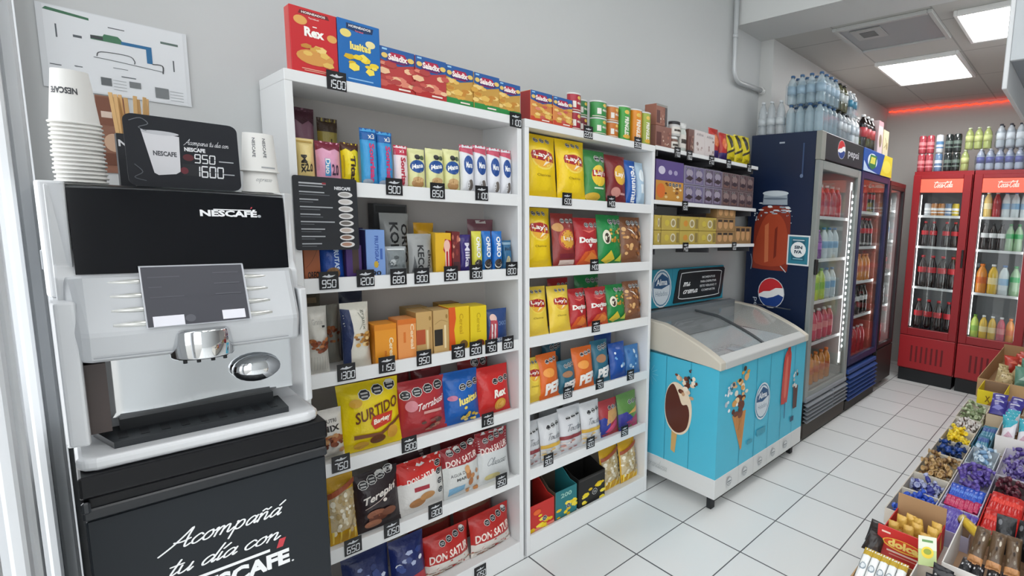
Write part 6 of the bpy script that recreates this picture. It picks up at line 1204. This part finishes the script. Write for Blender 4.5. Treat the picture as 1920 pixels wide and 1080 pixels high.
def wrapped(col, l_=.026, r=.008, tips=None, band=None):               # twisted-wrap sweet
    b = MB(); m = FILM(col); tm = FILM(tips or col)
    pr = [(.0005, -l_ * .5), (r * .8, -l_ * .42), (r * .9, -l_ * .2), (r, 0), (r * .9, l_ * .2), (r * .8, l_ * .42), (.0005, l_ * .5)]
    b.lathe(pr, m, 8)
    for s in (-1, 1): b.lathe([(.002, s * l_ * .46), (r * 1.1, s * l_ * .85), (r * .9, s * l_ * .86), (.001, s * l_ * .5)], tm, 7, sm=False)
    if band: b.lathe([(r * 1.02, -l_ * .12), (r * 1.02, l_ * .12)], M(band, .4), 8)
    b.v = [(p[2], p[1], p[0]) for p in b.v]; return b
def bar(col, w_, l_, t_, shapes, roll=True):
    return make_bag(dict(t=t_, base=col, sh=shapes), w_, l_, rn.randint(1, 90), roll)
# 1 near tray of white and gold bars
tray('bar_box', 'cardboard box of white and gold bars at the near end of counter', 1.135, 1.27, .285, .405, .055, .062, CARD, CARDI)
mb = bar('#e4e6e4', .024, .105, .018, [R(0, .80, 1, 1, '#b99a2e'), R(0, 0, 1, .14, '#c9a73a'), E(.5, .50, .36, .09, '#8b97a0'), E(.5, .50, .26, .06, '#d3d8da'), R(.0, .2, .06, .8, '#3a4046')])
sweets(mb, 5, 'chocolate_bar', 'white and gold wrapped bar standing in the cardboard box at near end of counter', 'chocolate bar', 'white and gold bars', [((1.245 - i * .0, .421 - i * .024, ZB + .03), (-.0, 0, 0)) for i in range(0)] + [((1.165 , .42 - i * .0225, ZB + .045), (.0, .95, PI / 2 + .0)) for i in range(0)] + [((1.15, .39 - i * .0225, ZB + .035), (-1.05, 0, -PI / 2)) for i in range(5)])
for i in range(5):
    o = wrapped('#c9a52a', .03, .010).build('gold_sweet') if i == 0 else first.copy()
    if i == 0: first = o
    else: C.objects.link(o)
    o.location = (1.155, .39 - i * .02, ZB + .024); o.rotation_euler = (0, 0, rn.uniform(0, 3)); tag(o, 'gold foil sweet at the bottom of the near cardboard box', 'sweet', 'gold foil sweets')
sweets(bar('#2a2423', .045, .07, .02, [PG([(.2, .2), (.8, .3), (.6, .7)], '#4a423e')], False), 3, 'dark_sweet_pack', 'crumpled dark pack behind the white and gold bars', 'sweet pack', 'crumpled dark packs', [((1.30, .405, ZB + .02), (-.6, .3, -1.2)), ((1.315, .42, ZB + .03), (-.9, -.2, -1.9)), ((1.37, .425, ZB + .02), (-1.0, .2, -1.4))])
# 2 red box of golden packs with cardboard back
tray('red_sweet_box', 'red box with yellow oval lettering and cardboard back wall, of golden packs', 1.345, 1.515, .262, .402, .075, .125, '#c62e2a', CARDI)
o = bpy.data.objects['red_sweet_box']; b = MB()
b.box(-.089, -.0855, -.072, .072, .02, .105, M('#c62e2a', .45))
b.decal([E(.5, .52, .40, .20, '#f0c04a'), E(.5, .53, .37, .165, '#d9502a'), T('dolca', .5, .54, .58, .26, '#f6d978', b=.05), R(.2, .22, .85, .28, '#f0d0c0'), R(.25, .12, .8, .16, '#e39a88'), R(.08, .8, .25, .86, '#f0d0c0')], lambda u, v, q: (-.089 - q, .072 - u * .144, .02 + v * .085), 1.7, 9e9, .0004, .0001)
q = b.build('lettered_front', o)
mb = bar('#d9b054', .03, .075, .02, [R(.1, .3, .9, .6, '#c08a30'), R(.2, .4, .8, .5, '#f0d890')])
sweets(mb, 6, 'golden_pack', 'golden wafer pack standing in the red box', 'sweet pack', 'golden packs in the red box', [((1.405 + .03 * (i % 3), .377 - .042 * (i // 3) - .01 * (i % 3), ZB + .022), (rn.uniform(-.15, .15), rn.uniform(-.2, .2), -PI / 2 + rn.uniform(-.2, .2))) for i in range(9)])
# 3 white box of black and white sachets with a yellow green card
tray('white_sweet_box', 'white box of black and white sachets nearest the viewer', 1.06, 1.275, .142, .277, .085, .085, '#e1dcd6', '#cfc3b4')
mb = bar('#2d2d30', .05, .08, .02, BL(.5, .5, .8, .7, 10, ['#d9d9d8', '#8d8f90', '#17171a', '#b9bbbc'], 303, .6), False)
sweets(mb, 9, 'sachet', 'black and white sachet standing in the near white box', 'sachet', 'black and white sachets', [((1.085 + .02 * i, .207 + rn.uniform(-.01, .01), ZB + .035), (rn.uniform(-.2, .1), 0, -PI / 2 + rn.uniform(-.2, .2))) for i in range(9)])
b = MB().box(-.022, .022, -.001, .001, 0, .068, M('#b9c98a', .5)); b.decal([R(0, .55, 1, 1, '#d5d8c4'), E(.5, .45, .34, .2, '#e0c42a'), E(.5, .48, .22, .1, '#8a9a2a'), R(.2, .8, .8, .88, '#5a8a4a')], lambda u, v, q: ((u - .5) * .044, -.001 - q, v * .068), .65)
tag(b.build('sweet_card', None, (1.27, .252, ZB + .088), (-.5, 0, -PI / 2 + .4)), 'yellow green card leaning on the near white box', 'card')
# 4 big white box of dark bars and a gold roll
tray('white_sweet_box', 'large white box of dark bars, with yellow lettered bar at the right edge', 1.30, 1.56, -.05, .225, .095, .07, '#e3e0dc', '#b9977a')
mb = bar('#5a4632', .036, .10, .026, BL(.5, .5, .8, .8, 10, ['#8c8272', '#3a2e26', '#b9b0a0', '#6a5a4a'], 307, .5) + [R(0, 0, 1, .2, '#c08a5a')])
sweets(mb, 5, 'dark_bar', 'brown and grey wrapped bar leaning in the large white box', 'chocolate bar', 'brown and grey bars', [((1.40 + .004 * i, .165 - i * .043, ZB + .06), (-.75, 0, -PI / 2 + rn.uniform(-.12, .12))) for i in range(4)])
mb = bar('#26262a', .03, .09, .02, BL(.5, .5, .8, .7, 8, ['#6a6c70', '#c4c5c8', '#1a1a1d'], 309, .5))
sweets(mb, 6, 'black_bar', 'black wrapped bar lying low in the large white box', 'chocolate bar', 'black bars', [((1.33 + .0 * i, .19 - i * .036, ZB + .03), (-1.2, 0, -PI / 2 + rn.uniform(-.15, .15))) for i in range(6)])
b = MB(); b.lathe([(.012, -.05), (.014, -.042), (.014, .042), (.012, .05)], FILM('#d8b53c'), 12); b.lathe([(.003, .05), (.016, .062), (.002, .052)], FILM('#e4cf86'), 8); b.lathe([(.003, -.05), (.016, -.062), (.002, -.052)], FILM('#e4cf86'), 8)
tag(b.build('gold_roll', None, (1.525, .190, ZB + .085), (PI / 2 - .1, 0, -.9)), 'gold foil roll of sweets lying across the large white box', 'sweet roll')
b = bar('#d9d0bc', .045, .16, .03, [R(0, .8, 1, 1, '#e0a820'), TV('ROCKY', .5, .42, .5, .6, '#4a3a34', b=.04)])
tag(b.build('lettered_bar', None, (1.40, .03, ZB + .085), (-.9, 0, -PI / 2 + .15)), 'white and yellow bar with dark upright lettering at the right edge', 'chocolate bar')
sweets(bar('#1d1d20', .05, .10, .02, BL(.5, .5, .8, .7, 8, ['#3a3a3e', '#6d6f73', '#0e0e10'], 311, .6), False), 4, 'black_pack', 'black pack along the far wall of the large white box', 'sweet pack', 'black packs by the far wall', [((1.50, .11 - .04 * i, ZB + .06), (-.5, 0, -PI / 2 + rn.uniform(-.3, .3))) for i in range(4)])
# 5 field of small sweets: (tray, sweets) along the aisle and behind
def field(lb, x0, x1, y0, y1, col, n, kind='twist', tips=None, band=None, wall='#cfc8ba', hw=.05, cols=5, l_=.026, r=.009, top=.03):
    g = '%s in their tray' % lb
    if wall: tray('sweet_tray', 'shallow tray of %s on the candy counter' % lb, x0, x1, y0, y1, hw, hw, wall, wall)
    mb = wrapped(col, l_, r, tips, band) if kind == 'twist' else bar(col, r * 2.4, l_, r * 1.2, band or [])
    m = .018
    if kind == 'twist': sp = heap(x0 + m, x1 - m, y0 + m, y1 - m, ZB + .015, n, top)
    else: sp = [((x0 + .012 + rn.uniform(0, .012) + (x1 - x0 - l_) * .8 * (i // cols) / max(1, (n - 1) // cols), y0 + m * .6 + (y1 - y0 - 1.2 * m) * (i % cols + .5) / cols, ZB + .03 + .012 * (i // cols)), (-PI / 2 + .18, 0, -PI / 2 + rn.uniform(-.1, .1))) for i in range(n)]
    sweets(mb, n, 'sweet' if kind == 'twist' else 'sweet_stick', '%s %s on the candy counter' % (lb[:-1] if lb.endswith('s') else lb, 'lying in its tray'), 'sweet', g, sp)
field('royal blue foil sweets', 1.53, 1.70, .32, .445, '#2247b0', 34, tips='#3f63c9', top=.05)
field('violet and silver sweets', 1.70, 1.84, .32, .445, '#3a3f8c', 26, tips='#aab0cf', top=.04)
field('bronze brown sweets', 1.845, 2.06, .32, .445, '#8a6a40', 42, tips='#c0a070', band='#5a3c22', top=.05)
field('dark blue sweets', 2.065, 2.22, .32, .445, '#1b3f86', 26, tips='#24365c', top=.05)
field('yellow sweets', 2.225, 2.38, .33, .445, '#e2bf1c', 28, tips='#f0d94a', top=.05)
field('white brown banded sweets', 2.385, 2.54, .33, .445, '#d9d3ce', 24, band='#5a3f34', top=.05)
field('olive green sweets', 2.56, 2.84, .34, .45, '#7a8a62', 34, tips='#b9c3a0', top=.05)
field('violet stick sweets', 1.53, 1.675, .20, .315, '#5a4aa8', 7, 'stick', wall='#b9b6cf', l_=.125, r=.0085, cols=7)
field('crimson stick sweets', 1.676, 1.74, .20, .315, '#b8285a', 14, 'stick', wall='#b9b6cf', l_=.055, r=.0085, cols=7)
field('cobalt stick sweets', 1.741, 1.825, .20, .315, '#2450b8', 14, 'stick', band=[R(.2, .3, .8, .5, '#5f86d8')], wall='#b9b6cf', l_=.07, r=.009, cols=7)
field('purple foil sweets', 1.83, 2.05, .20, .315, '#54408c', 26, tips='#6f5fb0', top=.06, wall='#b9b4c6')
field('light blue wrapped sweets', 2.06, 2.24, .215, .315, '#7fa3c4', 20, tips='#c9d9e4', top=.06, wall='#c4ccd2')
field('teal stick sweets', 2.25, 2.50, .26, .325, '#2f7a94', 10, 'stick', band=[R(0, .5, 1, .8, '#3f5f9a')], wall='#37697c', l_=.12, r=.009)
field('red packs', 1.60, 1.86, .085, .195, '#c2241f', 10, 'stick', band=[R(.1, .5, .9, .7, '#e0453a')], wall='#c4261f', l_=.13, r=.013)
field('chocolate brown sticks', 1.60, 1.86, -.05, .08, '#5a3a2c', 15, 'stick', band=[R(.2, .1, .8, .9, '#74503c')], wall='#4a3226', l_=.2, r=.010)
field('dark cherry sweets', 1.87, 2.02, .085, .19, '#4a1f2c', 18, tips='#6a2c3a', top=.05, wall='#6a5a5c')
field('deep violet sweets', 2.03, 2.32, .06, .205, '#45307a', 34, tips='#8d80b8', top=.06, wall='#cfcad6')
tray('white_sweet_box', 'white box with cardboard lining, of white and aqua packs, mid counter', 2.33, 2.62, .10, .25, .09, .105, '#e6e2de', '#b08d66')
mb = bar('#dcd9de', .05, .10, .025, [PG([(0, .5), (.6, .6), (1, .9), (1, 1), (0, 1)], '#3aa3b4'), PG([(.1, .1), (.9, .2), (.5, .4)], '#c9a3b4')], False)
sweets(mb, 8, 'aqua_pack', 'white and aqua pack in the mid counter white box', 'sweet pack', 'white and aqua packs', [((2.37 + .03 * (i % 4) * 1.6, .21 - .06 * (i // 4), ZB + .06), (-.7, 0, -PI / 2 + rn.uniform(-.3, .3))) for i in range(8)])
tray('violet_sweet_box', 'low box holding violet packs behind the mid counter white box', 2.63, 2.88, .19, .33, .075, .085, '#c9b79c', '#a98660')
sweets(bar('#3f3a8c', .07, .11, .03, [PG([(.1, .3), (.5, .5), (.9, .4), (.6, .2)], '#7f7fc0'), R(.2, .7, .8, .8, '#d0d0e4')], False), 4, 'violet_pack', 'violet pack lying in the low box before the yellow carton', 'sweet pack', 'violet packs', [((2.69 + .05 * (i % 2), .295 - .06 * (i // 2), ZB + .06 + .015 * (i % 2)), (-1.1, 0, -PI / 2 + rn.uniform(-.4, .4))) for i in range(4)])
o = tray('yellow_sweet_box', 'bright yellow carton with brown picture on the counter', 2.89, 3.10, .29, .415, .11, .11, '#e3cb1c', '#8a6f58')
b = MB(); b.decal([PG([(.3, .2), (.6, .6), (.9, .3), (.7, .1)], '#b07a2a'), T('X', .4, .6, .2, .3, '#8a6a1a', b=.04), E(.72, .4, .2, .2, '#9c6a34')], lambda u, v, q: (-.105 - q, .0625 - u * .125, v * .11), 1.1); b.build('carton_print', o)
tray('cardboard_box', 'long cardboard box at the far end of counter', 3.12, 4.15, .20, .455, .11, .13, CARD, CARDI)
sweets(bar('#b5a074', .06, .09, .03, BL(.5, .5, .8, .7, 8, ['#8a7444', '#d5c69a', '#6a5a34'], 313, .6), False), 6, 'khaki_pack', 'khaki pack at the near end of the long cardboard box', 'sweet pack', 'khaki packs', [((3.18 + .06 * i, .36 - .05 * (i % 2), ZB + .06), (-.6, .2, -PI / 2 + rn.uniform(-.6, .6))) for i in range(6)])
sweets(bar('#b23a2c', .09, .11, .05, [PG([(.2, .5), (.6, .7), (.8, .5)], '#d9705a')], False), 3, 'red_pack', 'red crumpled pack in the long cardboard box', 'sweet pack', 'red crumpled packs', [((3.55 + .09 * i, .33 - .02 * i, ZB + .07), (-.5, .1, -PI / 2 + rn.uniform(-.5, .5))) for i in range(3)])
sweets(bar('#5f8a78', .07, .12, .04, [PG([(.2, .3), (.6, .5), (.8, .3)], '#a9c3b4')], False), 3, 'green_pack', 'grey green pack in the long cardboard box', 'sweet pack', 'grey green packs', [((3.25 + .12 * i, .25, ZB + .07), (-.5, .1, -PI / 2 + rn.uniform(-.5, .5))) for i in range(3)])
